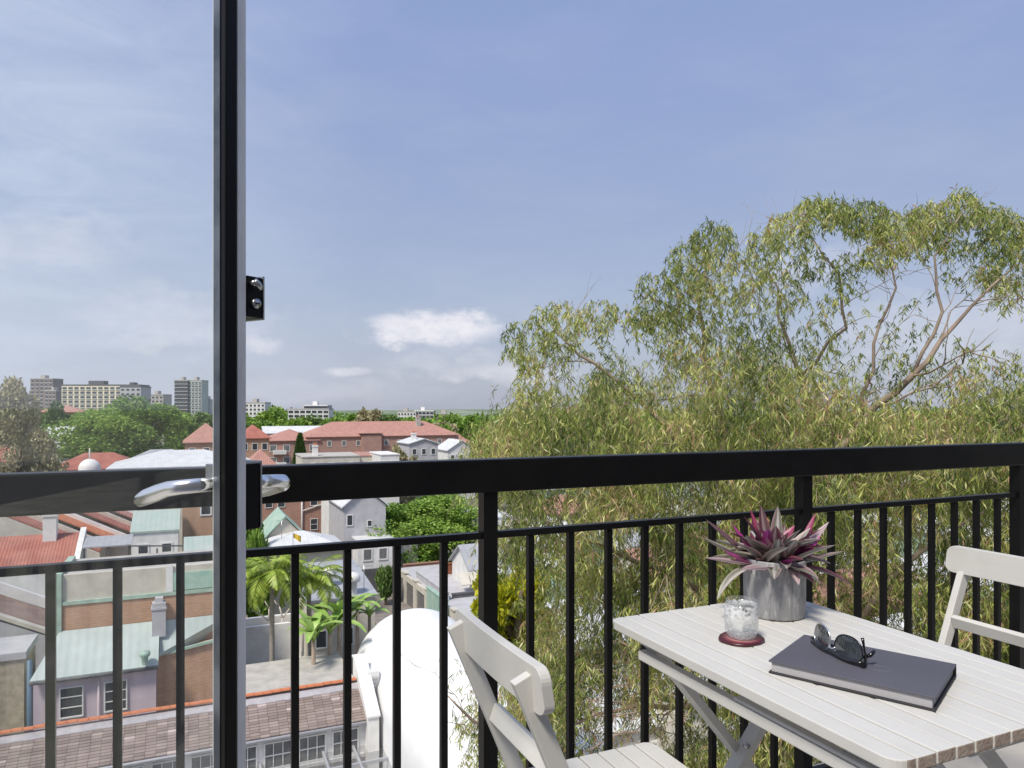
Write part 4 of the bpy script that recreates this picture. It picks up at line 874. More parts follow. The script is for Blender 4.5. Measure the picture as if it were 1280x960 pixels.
# white and grey roofs between the rail and the red flats
for i, (lab, x0, x1, Y, top, zr, m_, rm, k) in enumerate((
    ('cream flat roofed terrace with a boxy white chimney', 378, 436, 118, 10.9, 11.2, 'cream', 'conc', 'flat'), ('long pinkish flat roof in front of the brick flats', 434, 482, 122, 10.8, 11.1, 'cream', 'ptile', 'flat'),
    ('white rendered house with ragged parapet before the flats', 476, 496, 118, 11.3, 11.5, 'wwhite', 'wwhite', 'flat'), ('grey house with white roof and tall chimney below the flats', 512, 544, 132, 12.5, 13.3, 'grey', 'wroof', 'gable1'),
    ('white house with dark windows at the right end of the flats', 560, 592, 150, 10.2, 12.2, 'wwhite', 'wroof', 'gable1'), ('small red roofed house right of the brick flats', 560, 588, 200, 9.2, 12.0, 'wwhite', 'ptile', 'hip'),
    ('pale grey roofed row behind the cypress', 330, 392, 205, 11.8, 13.6, 'conc', 'wroof', 'gable0'))):
    T = boxhouse(lab, x0, x1, 0, Y, 0, m_, rm, k, top=top, zr=zr, depth=8, wins=(3, 2), ww=.9, wh=1.2)
    p0, p1, q0, q1, zt, zr = T.dim
    if i in (0, 3): chimney(T, p0+(p1-p0)*.25, q0+2, zt-.2, zt+1.9, 'wwhite', .8)

# ---- pink brick flats with drainpipes under the top rail
T = boxhouse('pink brick flats with white downpipes under the top rail', 312, 412, 0, 92, 0, 'brickpink', 'conc', 'flat', top=10.4, zr=10.9, depth=10, wins=(0, 0), name='apartment_building', cat='building')
p0, p1, q0, q1, zt, zr = T.dim
for fx in (.18, .30, .62, .84):
    window(T, p0+(p1-p0)*fx, q0-.03, 6.2, .95, 1.7); window(T, p0+(p1-p0)*fx, q0-.03, 3.0, .95, 1.5)
for fx in (.5, .72, .97):
    b = MB(); b.tube([(p0+(p1-p0)*fx, q0-.15, .2), (p0+(p1-p0)*fx, q0-.15, zt)], .11, 8); T.part('downpipe', b, 'wwhite')
b = MB(); b.bar((p0+(p1-p0)*.5, q0-.16, 5.6), (p0+(p1-p0)*.86, q0-.16, 7.0), .12, .12); T.part('waste_pipe', b, 'wwhite')
# green gable
T = boxhouse('small cream shed with a green gable roof among the trees', 334, 368, 0, 66, 0, 'cream', 'gwall', 'gable1', top=7.2, zr=9.0, depth=6, name='gabled_shed', cat='shed')
T = boxhouse('low house under a wide white hip roof behind the palms', 330, 408, 0, 61, 0, 'cream', 'wroof', 'hip', top=6.6, zr=8.0, depth=6)
b = MB(); b.tube([at(374, 692, 60), at(374, 655, 60)], .05, 6)
T = Thing('flagpole', 'thin pole with a small yellow flag beside the white hip roof', 'flagpole', *at(366, 700, 59)[:2], 0)
b = MB(); b.tube([(0, 0, 0), (0, 0, 8.9)], .05, 6); T.part('pole', b, 'grey', local=True)
b = MB()
vs = []; 
for i in range(6): vs += [(.05+i*.12, .05*math.sin(i*1.3), 8.8-.05*i), (.05+i*.12, .05*math.sin(i*1.3+.4), 8.45-.09*i)]
b.add(vs, [(i*2, i*2+1, i*2+3, i*2+2) for i in range(5)]+[(i*2+2, i*2+3, i*2+1, i*2) for i in range(0)]); T.part('flag', b, mat('yellow_cloth', (.75, .52, .06), .8), local=True)
# grey gabled house with garage
T = boxhouse('tall grey rendered house with white edged gable and dark garage door', 430, 474, 0, 76, 0, 'grey', 'wroof', 'gable1', top=8.6, zr=10.6, depth=9)
p0, p1, q0, q1, zt, zr = T.dim
farwin(T, p0+.6, q0-.02, 6.6, .7, 1.2)
farwin(T, p0+2.7, q0-.02, 6.4, .55, .7)
b = MB(); b.box(p0+.9, p0+4.6, q0-2.6, q0-.01, 0, 5.3); T.part('garage_wing', b, 'wwhite')
b = MB(); b.box(p0+.8, p0+4.7, q0-2.7, q0+.02, 5.31, 5.5); T.part('wing_roof', b, 'wroof')
for x in (1.9, 3.5): farwin(T, p0+x, q0-2.62, 3.3, 1.0, 1.3, glass='winglass2')
b = MB(); b.box(p0+1.0, p0+4.3, q0-2.72, q0-2.61, 0, 2.5)
gd = T.part('garage_door', b, 'dgrey')
for i in range(5):
    pass
b = MB(); b.box(p1+1.0, p1+3.4, q0-.6, q0+2, 0, 4.6); T.part('side_wall', b, 'conc')
T = boxhouse('white narrow house with dark balcony between flats and grey house', 414, 432, 0, 84, 0, 'wwhite', 'wroof', 'flat', top=10.6, zr=11, depth=7, wins=(1, 2), ww=.8, wh=1.2)
p0, p1, q0, q1, zt, zr = T.dim
b = MB(); b.box(p0+.1, p1+.4, q0-1.3, q0-.1, 5.9, 6.1)
for i in range(7): b.box(p0+.1+i*.28, p0+.14+i*.28, q0-1.3, q0-1.26, 6.1, 7.0)
b.box(p0+.1, p1+.4, q0-1.31, q0-1.25, 7.0, 7.06); T.part('balcony', b, 'dgrey')

# ---- the lane
a = [LP(438, 712, .02), LP(492, 712, .02), LP(560, 808, .02), LP(660, 1010, .02), LP(520, 1010, .02), LP(480, 800, .02)]
b = MB(); b.add([(x, y, .012) for x, y in a], [tuple(range(6))]); structure('lane', b, 'asphalt')
a = [LP(492, 706, .02), LP(498, 706, .02), LP(566, 800, .02), LP(700, 1010, .02), LP(672, 1010, .02), LP(556, 806, .02)]
b = MB(); b.prism(a[::-1] if False else a, 2, 0, .12); structure('pavement', b, 'conc')

# ---- the row of garages
gp, gq = LP(497, 742, 0); gp2, gq2 = LP(562, 808, 0); gp = (gp+gp2)/2
T = Thing('garage_row', 'row of cream rendered lock up garages with grey doors along the lane', 'garages', gp, gq2, 0)
n = 5; gl = (gq-gq2)/n+.0; gh = 2.75
b = MB(); b.box(gp+.3, gp+5.2, gq2-2, gq, 0, gh-.15); T.part('back_volume', b, 'grey')
for i in range(n+1):
    q = gq2+gl*i; b = MB(); b.box(gp-.05, gp+.299, q-.42, q+.42, 0, gh+(.12 if i % 2 else .0)); b.box(gp-.12, gp+.35, q-.46, q+.46, gh+.121, gh+.24); T.part('pier', b, 'cream')
for i in range(n):
    q = gq2+gl*i
    b = MB(); b.box(gp, gp+.299, q+.421, q+gl-.421, 2.2, gh); T.part('lintel', b, 'cream')
    b = MB()
    for k in range(8): b.box(gp+.10+(k % 2)*.02, gp+.2, q+.421, q+gl-.421, k*.275, (k+1)*.275-.01)
    T.part('garage_door', b, mat('garage_door_grey', (.145, .14, .14), .55, (.19, .18, .18), 2))
# patios and walls right of the garages
yard = [(555, 700, 3.0), ]
def wallthing(label, px, py, z, w, d, h, m, name='garden_wall', cat='wall', dq=0):
    p, q = LP(px, py, z); T = Thing(name, label, cat, p, q, 0); b = MB(); b.box(0, w, 0, d, 0, z); b.box(-.05, w+.05, -.05, d+.05, z+.001, z+.12); T.part('wall_body', b, m, local=True); return T
wallthing('dark grey patio wall right of the garages', 566, 744, 2.9, 6, .25, 2.9, 'dgrey')
wallthing('dark grey patio wall behind the folded sunbed', 570, 716, 2.9, 6, .25, 2.9, 'dgrey')
wallthing('mauve grey patio wall at the front of the row', 558, 742, 3.2, .25, 9, 3.2, 'grey')
wallthing('rust red timber fence beside the small awning', 553, 706, 3.6, 2.6, .15, 3.6, 'rust', 'timber_fence', 'fence')
wallthing('sage green rendered wall just behind the first chair', 556, 752, 3.4, .3, 5, 3.4, 'gwall')
wallthing('low brown garden wall below the green tree', 505, 707, 2.6, 4.6, .25, 2.6, 'brickpink')
p, q = LP(580, 752, 2.0)
T = Thing('tarpaulin_cover', 'pale blue tarpaulin covered box in the patio behind the chair', 'tarpaulin', p, q, 0); b = MB(); b.hexa([(0,-3,0),(2.4,-3,0),(2.4,0,0),(0,0,0)], [(.1,-2.9,2.0),(2.3,-2.9,1.7),(2.4,-.1,1.9),(0,-.1,2.1)]); T.part('cover', b, 'blue', local=True, bev=.1)
p, q = LP(577, 737, 1.4)
T = Thing('roof_panel', 'grey slatted lean-to panel in the patio above the tarpaulin', 'lean-to', p, q, 0)
for i in range(7): b = MB(); b.bar((0+i*.35, -1.2, 1.2), (.8+i*.35, .8, 2.3), .26, .05); T.part('slat', b, 'groof', local=True)
T = boxhouse('small white house with grey pitched roof and cream awning by the post', 588, 622, 0, 66, 0, 'wwhite', 'groof', 'gable0', top=4.2, zr=6.0, depth=5, wins=(2, 1), ww=.7, wh=1.1)
p0, p1, q0, q1, zt, zr = T.dim
b = MB(); b.hexa([(p0-1.4, q0-1.6, 3.3), (p0+1.2, q0-1.6, 3.3), (p0+1.2, q0-.32, 4.1), (p0-1.4, q0-.32, 4.1)], [(p0-1.4, q0-1.6, 3.38), (p0+1.2, q0-1.6, 3.38), (p0+1.2, q0-.32, 4.18), (p0-1.4, q0-.32, 4.18)]); T.part('awning', b, 'cream')
T = boxhouse('white stepped house above the patios seen between post and tree', 596, 640, 0, 82, 0, 'wwhite', 'wroof', 'flat', top=6.4, zr=6.8, depth=7, wins=(3, 2), ww=.7, wh=1.1)
p, q = LP(618, 716, 4.6)
T = Thing('flat_roofed_house', 'white flat roof with a satellite dish behind the golden bush', 'house', p, q, 0)
b = MB(); b.box(0, 6.5, 0, 4.5, 0, 4.4); T.part('wall', b, 'grey', local=True); b = MB(); b.box(-.2, 6.7, -.2, 4.7, 4.401, 4.6); T.part('roof', b, 'wroof', local=True)
T = Thing('satellite_dish', 'round grey satellite dish on the white flat roof', 'satellite dish', p+1.7, q+1.0, 4.6)
b = MB(); b.tube([(0, 0, 0), (0, 0, .5)], .04, 6); T.part('mast', b, 'grey', local=True)
b = MB(); b.tube([(0, -.12, .8), (0, -.04, .8), (0, .02, .8)], [.5, .36, .1], 20); T.part('dish', b, 'groof', local=True)

# ---- cream building with the grey metal roof, vents
zc_ = 6.6
pA = LP(469, 745, zc_); pB = LP(416, 737, zc_); zt2 = 7.9; q_front = pA[1]
T = Thing('cream_workshop', 'cream rendered building with grey metal roof and two round vents', 'building', pB[0], q_front, 0)
w0 = pA[0]-4.4; w1 = pA[0]; d = 7.5
b = MB(); b.hexa([(w0, q_front, 0), (w1, q_front, 0), (w1, q_front+d, 0), (w0, q_front+d, 0)], [(w0, q_front, zc_), (w1, q_front, zc_), (w1, q_front+d, zt2-.5), (w0, q_front+d, zt2-.5)]); T.part('wall', b, 'cream')
b = MB(); b.hexa([(w0-.15, q_front-.2, zc_+.01), (w1+.15, q_front-.2, zc_+.01), (w1+.15, q_front+d, zt2-.45), (w0-.15, q_front+d, zt2-.45)], [(w0-.15, q_front-.2, zc_+.16), (w1+.15, q_front-.2, zc_+.16), (w1+.15, q_front+d, zt2-.3), (w0-.15, q_front+d, zt2-.3)]); T.part('roof', b, 'groof')
for px, py in ((411, 727), (441, 733)):
    p, q = LP(px, py, zc_+.7); b = MB(); b.lathe([(.28, zc_-.1), (.28, zc_+1.0), (.48, zc_+1.02), (.50, zc_+1.3), (.40, zc_+1.55), (.02, zc_+1.65)], 16, c=(p, q)); T.part('roof_vent', b, 'wwhite')
for x in (.9, 2.6): farwin(T, w0+x, q_front-.02, 3.6, .8, 1.2)
b = MB(); b.box(w0-5.5, w0-.2, q_front+1, q_front+1.3, 0, 5.2); T.part('side_wall', b, 'wwhite')

# ================================================================ the cottage just below
RZ = 5.5; EZ = 4.25
rp1, rq = LP(452, 846, RZ); ep1, eq = LP(462, 899, EZ)
rp0 = rp1-26; pr = rp1
T = Thing('cottage', 'long cottage below with brown shingle roof, orange ridge tiles and white windows', 'cottage', pr-8, rq, 0)
b = MB(); b.box(rp0, pr-.1, eq+.35, rq+1.2, 0, EZ-.3); b.box(LP(284, 870, RZ)[0], pr-.4, rq+1.2, LP(370, 822, RZ-.1)[1]-.1, 0, RZ-.5); T.part('wall', b, 'wwhite')
nr = 15; b = MB()
for i in range(nr):                                   # overlapping shingle courses
    t0, t1 = i/nr, (i+1)/nr
    q0_, z0_ = eq+(rq-eq)*t0, EZ+(RZ-.2-EZ)*t0; q1_, z1_ = eq+(rq-eq)*t1, EZ+(RZ-.2-EZ)*t1
    x = rp0
    while x < pr-.3:
        w = .42; e = rnd.uniform(0, .012)
        x1 = min(x+w-.012, pr-.26)
        b.hexa([(x, q0_-.015, z0_-.02+e), (x1, q0_-.015, z0_-.02+e), (x1, q1_, z1_-.03), (x, q1_, z1_-.03)], [(x, q0_-.015, z0_+.03+e), (x1, q0_-.015, z0_+.03+e), (x1, q1_+.02, z1_+.012), (x, q1_+.02, z1_+.012)])
        x += w
    
m_sh = bpy.data.materials.new('shingles'); m_sh.use_nodes = True; X = NT(m_sh.node_tree); X.n.clear()
gi = X.node('ShaderNodeNewGeometry').outputs['Random Per Island']; co = X.node('ShaderNodeTexCoord').outputs['Object']
cc = X.ramp(gi, [(0, (.21, .165, .15, 1)), (.5, (.28, .22, .20, 1)), (.93, (.34, .275, .25, 1)), (.975, (.55, .45, .42, 1))]); cc = X.mix(X.ramp(X.noise(co, .7, 6), [(.4, 0.0), (.7, .5)]), cc, (.22, .175, .145, 1))
X.node('ShaderNodeOutputMaterial', {0: X.node('ShaderNodeBsdfPrincipled', {'Base Color': cc, 'Roughness': .85}).outputs[0]}); M['shingles'] = m_sh
T.part('shingles', b, 'shingles', kind='stuff')
b = MB(); b.hexa([(rp0, eq+.02, EZ-.06), (pr-.26, eq+.02, EZ-.06), (pr-.26, rq, RZ-.30), (rp0, rq, RZ-.30)], [(rp0, eq+.02, EZ-.035), (pr-.26, eq+.02, EZ-.035), (pr-.26, rq, RZ-.27), (rp0, rq, RZ-.27)]); T.part('roof_deck', b, 'dbark')
b = MB(); b.bar((rp0, rq-.28, RZ-.30), (pr-.26, rq-.28, RZ-.30), .42, .03, up=(0, -.55, 1)); T.part('ridge_flashing', b, 'lead')
b = MB(); n_ = 8
pts = [( .13*math.cos(math.pi*k/n_), .10*math.sin(math.pi*k/n_)) for k in range(n_+1)]+[(-.10, -.0), (.10, 0)]
b.prism([(y, z) for y, z in pts[:n_+1]], 0, 0, .385, smooth=False); rt = b.mesh('ridge_tile', 'otile')
for i in range(int(26/.40)):
    o = T.inst('ridge_tile', rt, (pr-.3-.40*(i+1), rq-.06, RZ-.06+rnd.uniform(-.012, .012)), rnd.uniform(-.012, .012))
b = MB(); b.box(LP(283, 870, RZ)[0], pr-.3, rq+.1, LP(370, 822, RZ-.1)[1], RZ-.42, RZ-.12); T.part('flat_roof', b, 'conc', label='cream coloured flat roof behind the ridge')
b = MB(); b.tube([(rp0, eq-.08, EZ-.08), (pr-.3, eq-.08, EZ-.08)], .07, 8); T.part('gutter', b, 'grey')
# right parapet
b = MB(); b.prism([(eq-.35, 0), (rq+.9, 0), (rq+.9, RZ+.75), (rq+.35, RZ+.78), (eq-.35, EZ+.2)], 0, pr-.25, pr+.28); T.part('parapet', b, 'wwhite')
b = MB(); b.prism([(rq+.93, RZ+.76), (rq+.93, RZ+.86), (rq+.36, RZ+.88), (eq-.42, EZ+.30), (eq-.42, EZ+.205), (rq+.36, RZ+.785)], 0, pr-.30, pr+.33); T.part('coping', b, 'wwhite')
# windows: pairs of small-paned casements
x = pr-.55
while x > rp0+1:
    window(T, x-.62, eq+.33, EZ-1.62, 1.24, 1.22, 3, 2, glass='winglass2'); x -= 1.52
b = MB(); b.box(rp0, pr-.3, eq+.15, eq+.34, EZ-1.8, EZ-1.64); T.part('sill', b, 'wwhite')

# skylight lean-to below the windows
SZ = 3.0
s1 = LP(480, 945, SZ); s2 = LP(473, 917, SZ); 
T = Thing('glazed_lean_to', 'grey framed glass lean-to roof below the cottage windows', 'skylight', s1[0]-4, s1[1], 0)
qa, qb = s1[1]-2.2, s2[1]; pe = s2[0]
b = MB(); b.box(pe-12, pe, qa, qb, 1.2, 1.3); T.part('floor', b, mat('brown_deck', (.17, .11, .085), .8, (.28, .21, .17), 1.5))
b = MB(); b.box(pe-12, pe, qb+.01, qb+.2, 0, SZ-.1); T.part('rear_wall', b, 'cream')
b = MB(); b.box(pe+.04, pe+.2, qa, qb, 0, SZ-.1); T.part('end_wall', b, 'cream')
for (a0, a1) in (((pe-12, qb, SZ), (pe, qb, SZ)), ((pe-12, qa, SZ-.35), (pe, qa, SZ-.35)), ((pe-12, (qa+qb)/2, SZ-.175), (pe, (qa+qb)/2, SZ-.175))):
    b = MB(); b.bar(a0, a1, .12, .12); T.part('beam', b, 'groof')
k = 0; x = pe
while x > pe-12.1:
    b = MB(); b.bar((x, qa, SZ-.33), (x, qb, SZ+.02), .10, .13); T.part('rafter', b, 'groof')
    if x > pe-11: b = MB(); b.hexa([(x-1.35, qa+.05, SZ-.39), (x-.05, qa+.05, SZ-.39), (x-.05, qb-.05, SZ-.05), (x-1.35, qb-.05, SZ-.05)], [(x-1.35, qa+.05, SZ-.38), (x-.05, qa+.05, SZ-.38), (x-.05, qb-.05, SZ-.04), (x-1.35, qb-.05, SZ-.04)]); T.part('pane', b, 'roofglass')
    x -= 1.4

# ---- white barrel vault with a rounded end
T = Thing('barrel_vault_hall', 'smooth white barrel vaulted building with rounded far end below the balcony', 'building', pr+3.6, rq, 0)
cp = pr+3.95; Rv = 3.45; z_s = 4.2; q_end = LP(500, 800, 5.5)[1]-.9; q_near = rq-17
n = 40; prof = [(-Rv, 0)]+[(-Rv*math.cos(math.pi*k/n), z_s+Rv*.93*math.sin(math.pi*k/n)) for k in range(n+1)]+[(Rv, 0)]
qs = [q_near+(q_end-q_near)*i/12 for i in range(13)]; vs = []; 
for q in qs: vs += [(cp+x, q, z) for x, z in prof]
m_ = len(prof)
for j in range(1, 15):                                # the rounded end: each profile swung back and shrinking
    t = j/14*math.pi/2; s = math.cos(t)
    vs += [(cp+x*max(s, .001), q_end+Rv*math.sin(t)*.8, (z_s*1+(z-z_s)*max(s, .001) if z > z_s else z)) for x, z in prof]
rows = len(qs)+14
fs = [(j*m_+i, j*m_+i+1, (j+1)*m_+i+1, (j+1)*m_+i) for j in range(rows-1) for i in range(m_-1)]
b = MB(); b.add(vs, [f[::-1] for f in fs], 0, True); b.add([vs[i] for i in range(m_)], [tuple(range(m_))]); T.part('vault', b, 'dome')
b = MB()
lp, lq = cp-Rv*.93, rq+.1
b.box(lp-.55, lp-.0, lq-.75, lq+.55, 3.4, 5.9, 0); T.part('louvre_box', b, 'wwhite')
for i in range(13):
    b = MB(); z = 3.55+i*.175; b.bar((lp-.56, lq-.82, z), (lp-.02, lq-.82, z), .09, .02, up=(0, .6, 1)); T.part('louvre_slat', b, 'groof')

# ================================================================ lavender house and the roofs through the glass
EZ2 = 5.6
a0 = LP(41, 852, EZ2); a1 = LP(195, 831, EZ2); qf = (a0[1]+a1[1])/2
T = Thing('lavender_house', 'lavender rendered house with grey green metal roof seen through the glass', 'house', a0[0], qf, 0)
b = MB(); b.box(a0[0], a1[0], qf, qf+6, 0, EZ2); T.part('wall', b, 'lav')
RZ2 = 7.5; qr = LP(188, 777, RZ2)[1]; wp1 = LP(268, 822, 6.2)[0]+1.0
b = MB(); b.hexa([(a0[0]-.1, qf-.3, EZ2), (a1[0]+.12, qf-.3, EZ2), (a1[0]+.12, qr, RZ2-.1), (a0[0]+.9, qr, RZ2-.1)], [(a0[0]-.1, qf-.3, EZ2+.1), (a1[0]+.12, qf-.3, EZ2+.1), (a1[0]+.12, qr, RZ2), (a0[0]+.9, qr, RZ2)]); T.part('roof', b, 'mroof')
b = MB(); b.hexa([(a1[0]+.13, qf+.6, EZ2+.28), (wp1, qf+2.2, EZ2+.8), (wp1, qr, RZ2-.11), (a1[0]+.13, qr, RZ2-.11)], [(a1[0]+.13, qf+.6, EZ2+.37), (wp1, qf+2.2, EZ2+.9), (wp1, qr, RZ2-.01), (a1[0]+.13, qr, RZ2-.01)]); T.part('roof', b, 'mroof')
b = MB(); b.prism([(a1[0]+.01, 0), (wp1, 0), (wp1, EZ2+.78), (a1[0]+.01, EZ2+.25)], 1, qf+1.0, qf+1.3); T.part('brick_wall', b, 'brickorg')
b = MB(); b.bar((a1[0]+.05, qf+.9, EZ2+.22), (wp1, qf+.9, EZ2+.80), .14, .14); T.part('verge', b, 'gwall')
b = MB(); b.tube([(a0[0]-.1, qf-.35, EZ2-.02), (a1[0]+.15, qf-.35, EZ2-.02)], .09, 8); T.part('gutter', b, 'dgrey')
for fr in (.30, .66):
    w_ = 1.05; px_ = a0[0]+(a1[0]-a0[0])*fr
    window(T, px_, qf-.04, 3.55, w_, 1.55, 1, 3)
b = MB(); b.tube([(a0[0]+(a1[0]-a0[0])*.52, qf-.1, .3), (a0[0]+(a1[0]-a0[0])*.52, qf-.1, EZ2-.05)], .05, 8); T.part('downpipe', b, 'lav')
p, q = LP(181, 826, 6.05); b = MB(); b.lathe([(.14, 5.85), (.16, 6.2), (.26, 6.35), (.26, 6.5), (.02, 6.55)], 14, c=(p, q)); T.part('roof_vent', b, 'gwall')
# brick wall with cream parapet behind it
zt_ = 10.35; cq = qr+.05; cp0 = LP(82, 790, RZ2-.4)[0]; 
T = Thing('brick_terrace', 'orange brick terrace wall topped with cream render behind the green roof', 'house', cp0, cq, 0)
cp1 = LP(277, 770, RZ2-.4)[0]
b = MB(); b.box(cp0, cp1, cq, cq+.3, 0, zt_-1.55); T.part('brick_wall', b, 'brickorg')
b = MB(); b.box(cp0, cp1, cq-.06, cq+.34, zt_-1.549, zt_-1.36); T.part('gutter', b, 'gtrim')
b = MB(); b.box(cp0, cp1, cq+.06, cq+.34, zt_-1.359, zt_); T.part('rendered_wall', b, 'cream')
b = MB(); b.box(cp0, cp1, cq+.341, cq+5, zt_-.5, zt_-.1); T.part('roof', b, 'conc')
b = MB(); b.box(cp0+5.2, cp1, cq-.02, cq+.059, zt_-1.3, zt_-.35); T.part('panel', b, mat('mint_green_panel', (.32, .50, .41), .6, (.44, .58, .50), 2), label='mint green render panel')
b = MB(); b.box(cp0+4.85, cp0+5.19, cq-.04, cq+.058, zt_-1.35, zt_+.1); T.part('pier', b, 'wwhite')
b = MB(); b.box(cp0-.35, cp0-.01, cq-.1, cq+5, 0, zt_+.1); T.part('party_wall', b, 'gtrim')
b = MB(); cx = LP(198, 786, RZ2-.1)[0]; b.box(cx-.33, cx+.33, cq-.7, cq-.08, RZ2-.7, RZ2+1.1); b.box(cx-.38, cx+.38, cq-.75, cq-.05, RZ2+.75, RZ2+.86); b.box(cx-.2, cx+.2, cq-.55, cq-.2, RZ2+1.1, RZ2+1.35); T.part('chimney', b, 'grey', label='grey rendered chimney standing before the brick wall')
# left: sandstone wall, brown tile roof
p, q = LP(30, 818, 6.6)
T = Thing('sandstone_house', 'sandstone walled building with grey coping at the lower left photo edge', 'house', p, q, 0)
b = MB(); b.box(p-7, p, q, q+3, 0, 6.4); T.part('wall', b, 'sand')
b = MB(); b.box(p-7.1, p+.1, q-.1, q+3.1, 6.401, 6.75); T.part('coping', b, 'grey')
b = MB(); b.tube([(p+.25, q-.05, .2), (p+.25, q-.05, 6.3)], .13, 10); T.part('downpipe', b, mat('blue_downpipe', (.09, .16, .24), .5))
p1_, q1_ = LP(64, 790, 5.4)
T = Thing('brown_tiled_house', 'brown tiled roof sloping down to the right between pale parapets', 'house', p1_-3, q1_, 0)
def slope(T, name, p0, p1, q0, q1, zl, zr_, m, th=.15):        # roof sloping along p: zl at p0, zr at p1
    b = MB(); b.hexa([(p0, q0, zl-th), (p1, q0, zr_-th), (p1, q1, zr_-th), (p0, q1, zl-th)], [(p0, q0, zl), (p1, q0, zr_), (p1, q1, zr_), (p0, q1, zl)]); return T.part(name, b, m)
slope(T, 'roof', p1_-7, p1_, q1_, q1_+4.6, 8.8, 5.2, 'btile')
b = MB(); b.prism([(p1_-7, 0), (p1_+.2, 0), (p1_+.2, 5.1), (p1_-7, 8.6)], 1, q1_-.4, q1_-.01); T.part('front_wall', b, 'grey')
b = MB(); b.bar((p1_-7, q1_-.2, 8.95), (p1_+.2, q1_-.2, 5.35), .5, .22, up=(0, 0, 1)); T.part('coping', b, 'cream')
b = MB(); b.bar((p1_-7, q1_+4.75, 9.15), (p1_+.2, q1_+4.75, 5.55), .34, .6, up=(0, 0, 1)); T.part('coping', b, 'wwhite')
b = MB(); b.prism([(p1_-7, 0), (p1_+.2, 0), (p1_+.2, 5.1), (p1_-7, 8.6)], 1, q1_+4.61, q1_+4.9); T.part('rear_wall', b, 'wwhite')
# red tiled roof
p, q = LP(92, 704, 7.4)
T = Thing('red_tiled_house', 'bright red tiled roof with white parapet end below the grey gable', 'house', p, q, 0)
b = MB(); b.hexa([(p-14, q, 7.3), (p, q, 7.3), (p, q+3.4, 9.0), (p-14, q+3.4, 9.0)], [(p-14, q, 7.4), (p, q, 7.4), (p, q+3.4, 9.2), (p-14, q+3.4, 9.2)]); T.part('roof', b, 'rtile')
b = MB(); b.box(p-14, p, q+.2, q+3.3, 0, 7.29); T.part('wall', b, 'wwhite')
b = MB(); b.prism([(q-.2, 0), (q+3.9, 0), (q+3.9, 9.5), (q-.2, 7.7)], 0, p+.01, p+.4); T.part('parapet', b, 'wwhite')
chimney(T, LP(43, 690, 9.0)[0], q+3.0, 8.5, 10.9, 'wwhite', .9, 0)
T = boxhouse('grey gabled dormer wall behind the red tiled roof', 0, 33, 0, 62, 0, 'grey', 'dgrey', 'gable1', top=7.9, zr=9.5, depth=4)
T = boxhouse('wide cream rendered building at the left edge below the top rail', -60, 47, 0, 70, 0, 'cream', 'cream', 'flat', top=9.8, zr=10.4, depth=8)
# terrace roofs with party walls: alternate red tiles and cream parapets
tp, tq = LP(100, 690, 6.6)
T = Thing('terrace_row', 'row of terrace roofs in red and orange tiles divided by cream parapets', 'terrace', tp, tq, 0)
for i, rm in enumerate(('rtile', 'otile', 'rtile', 'ptile')):
    q0_ = tq+i*3.1; off = i*1.6
    slope(T, 'roof', tp-7+off, tp+1.5+off, q0_, q0_+2.4, 11.0, 6.6, rm)
    b = MB(); b.prism([(tp-7+off, 0), (tp+1.6+off, 0), (tp+1.6+off, 6.9), (tp-7+off, 11.4)], 1, q0_+2.401, q0_+3.05); T.part('party_wall', b, 'cream' if i % 2 == 0 else 'wwhite')
b = MB(); b.prism([(tp-7, 0), (tp+1.5, 0), (tp+1.5, 6.4), (tp-7, 10.8)], 1, tq-.3, tq-.01); T.part('front_wall', b, 'cream')
# deck with corrugated canopy
p, q = LP(103, 686, 8.3)
T = Thing('roof_deck', 'roof deck with grey corrugated canopy and dark timber pergola rails', 'deck', p, q, 0)
b = MB(); b.box(p-1, p+7.6, q-.5, q+4, 0, 6.6); T.part('deck_floor', b, 'conc')
b = MB(); b.hexa([(p, q, 8.3), (p+3.3, q, 8.3), (p+3.3, q+2.2, 8.75), (p, q+2.2, 8.75)], [(p, q, 8.4), (p+3.3, q, 8.4), (p+3.3, q+2.2, 8.85), (p, q+2.2, 8.85)]); T.part('canopy', b, 'groof')
for x in (0.1, 1.7, 3.2, 5.1, 7.2):
    b = MB(); b.box(p+x-.06, p+x+.06, q+.1, q+.22, 6.61, 8.29 if x < 4 else 7.9); T.part('post', b, 'dgrey')
for z, x0, x1 in ((8.0, 3.3, 7.4), (7.5, .1, 7.4), (7.1, .1, 7.4)):
    b = MB(); b.bar((p+x0, q+.05, z+(.25 if z == 8.0 else 0)), (p+x1, q+.05, z-.05), .08, .1); T.part('rail', b, 'dgrey')
T = boxhouse('white rear house with pale green roof behind the roof deck', 164, 202, 0, 60, 0, 'wwhite', 'grnroof', 'flat', top=8.6, zr=9.9, depth=4.5, wins=(2, 2), ww=.9, wh=.9)
T = boxhouse('orange brick house with pale pipe under the chrome lever', 228, 268, 0, 66, 0, 'brickorg', 'conc', 'flat', top=11.4, zr=11.7, depth=6, wins=(1, 1))
T = boxhouse('low green roofed extension beside the orange brick house', 231, 275, 0, 56, 0, 'gwall', 'grnroof', 'flat', top=7.4, zr=8.4, depth=4)
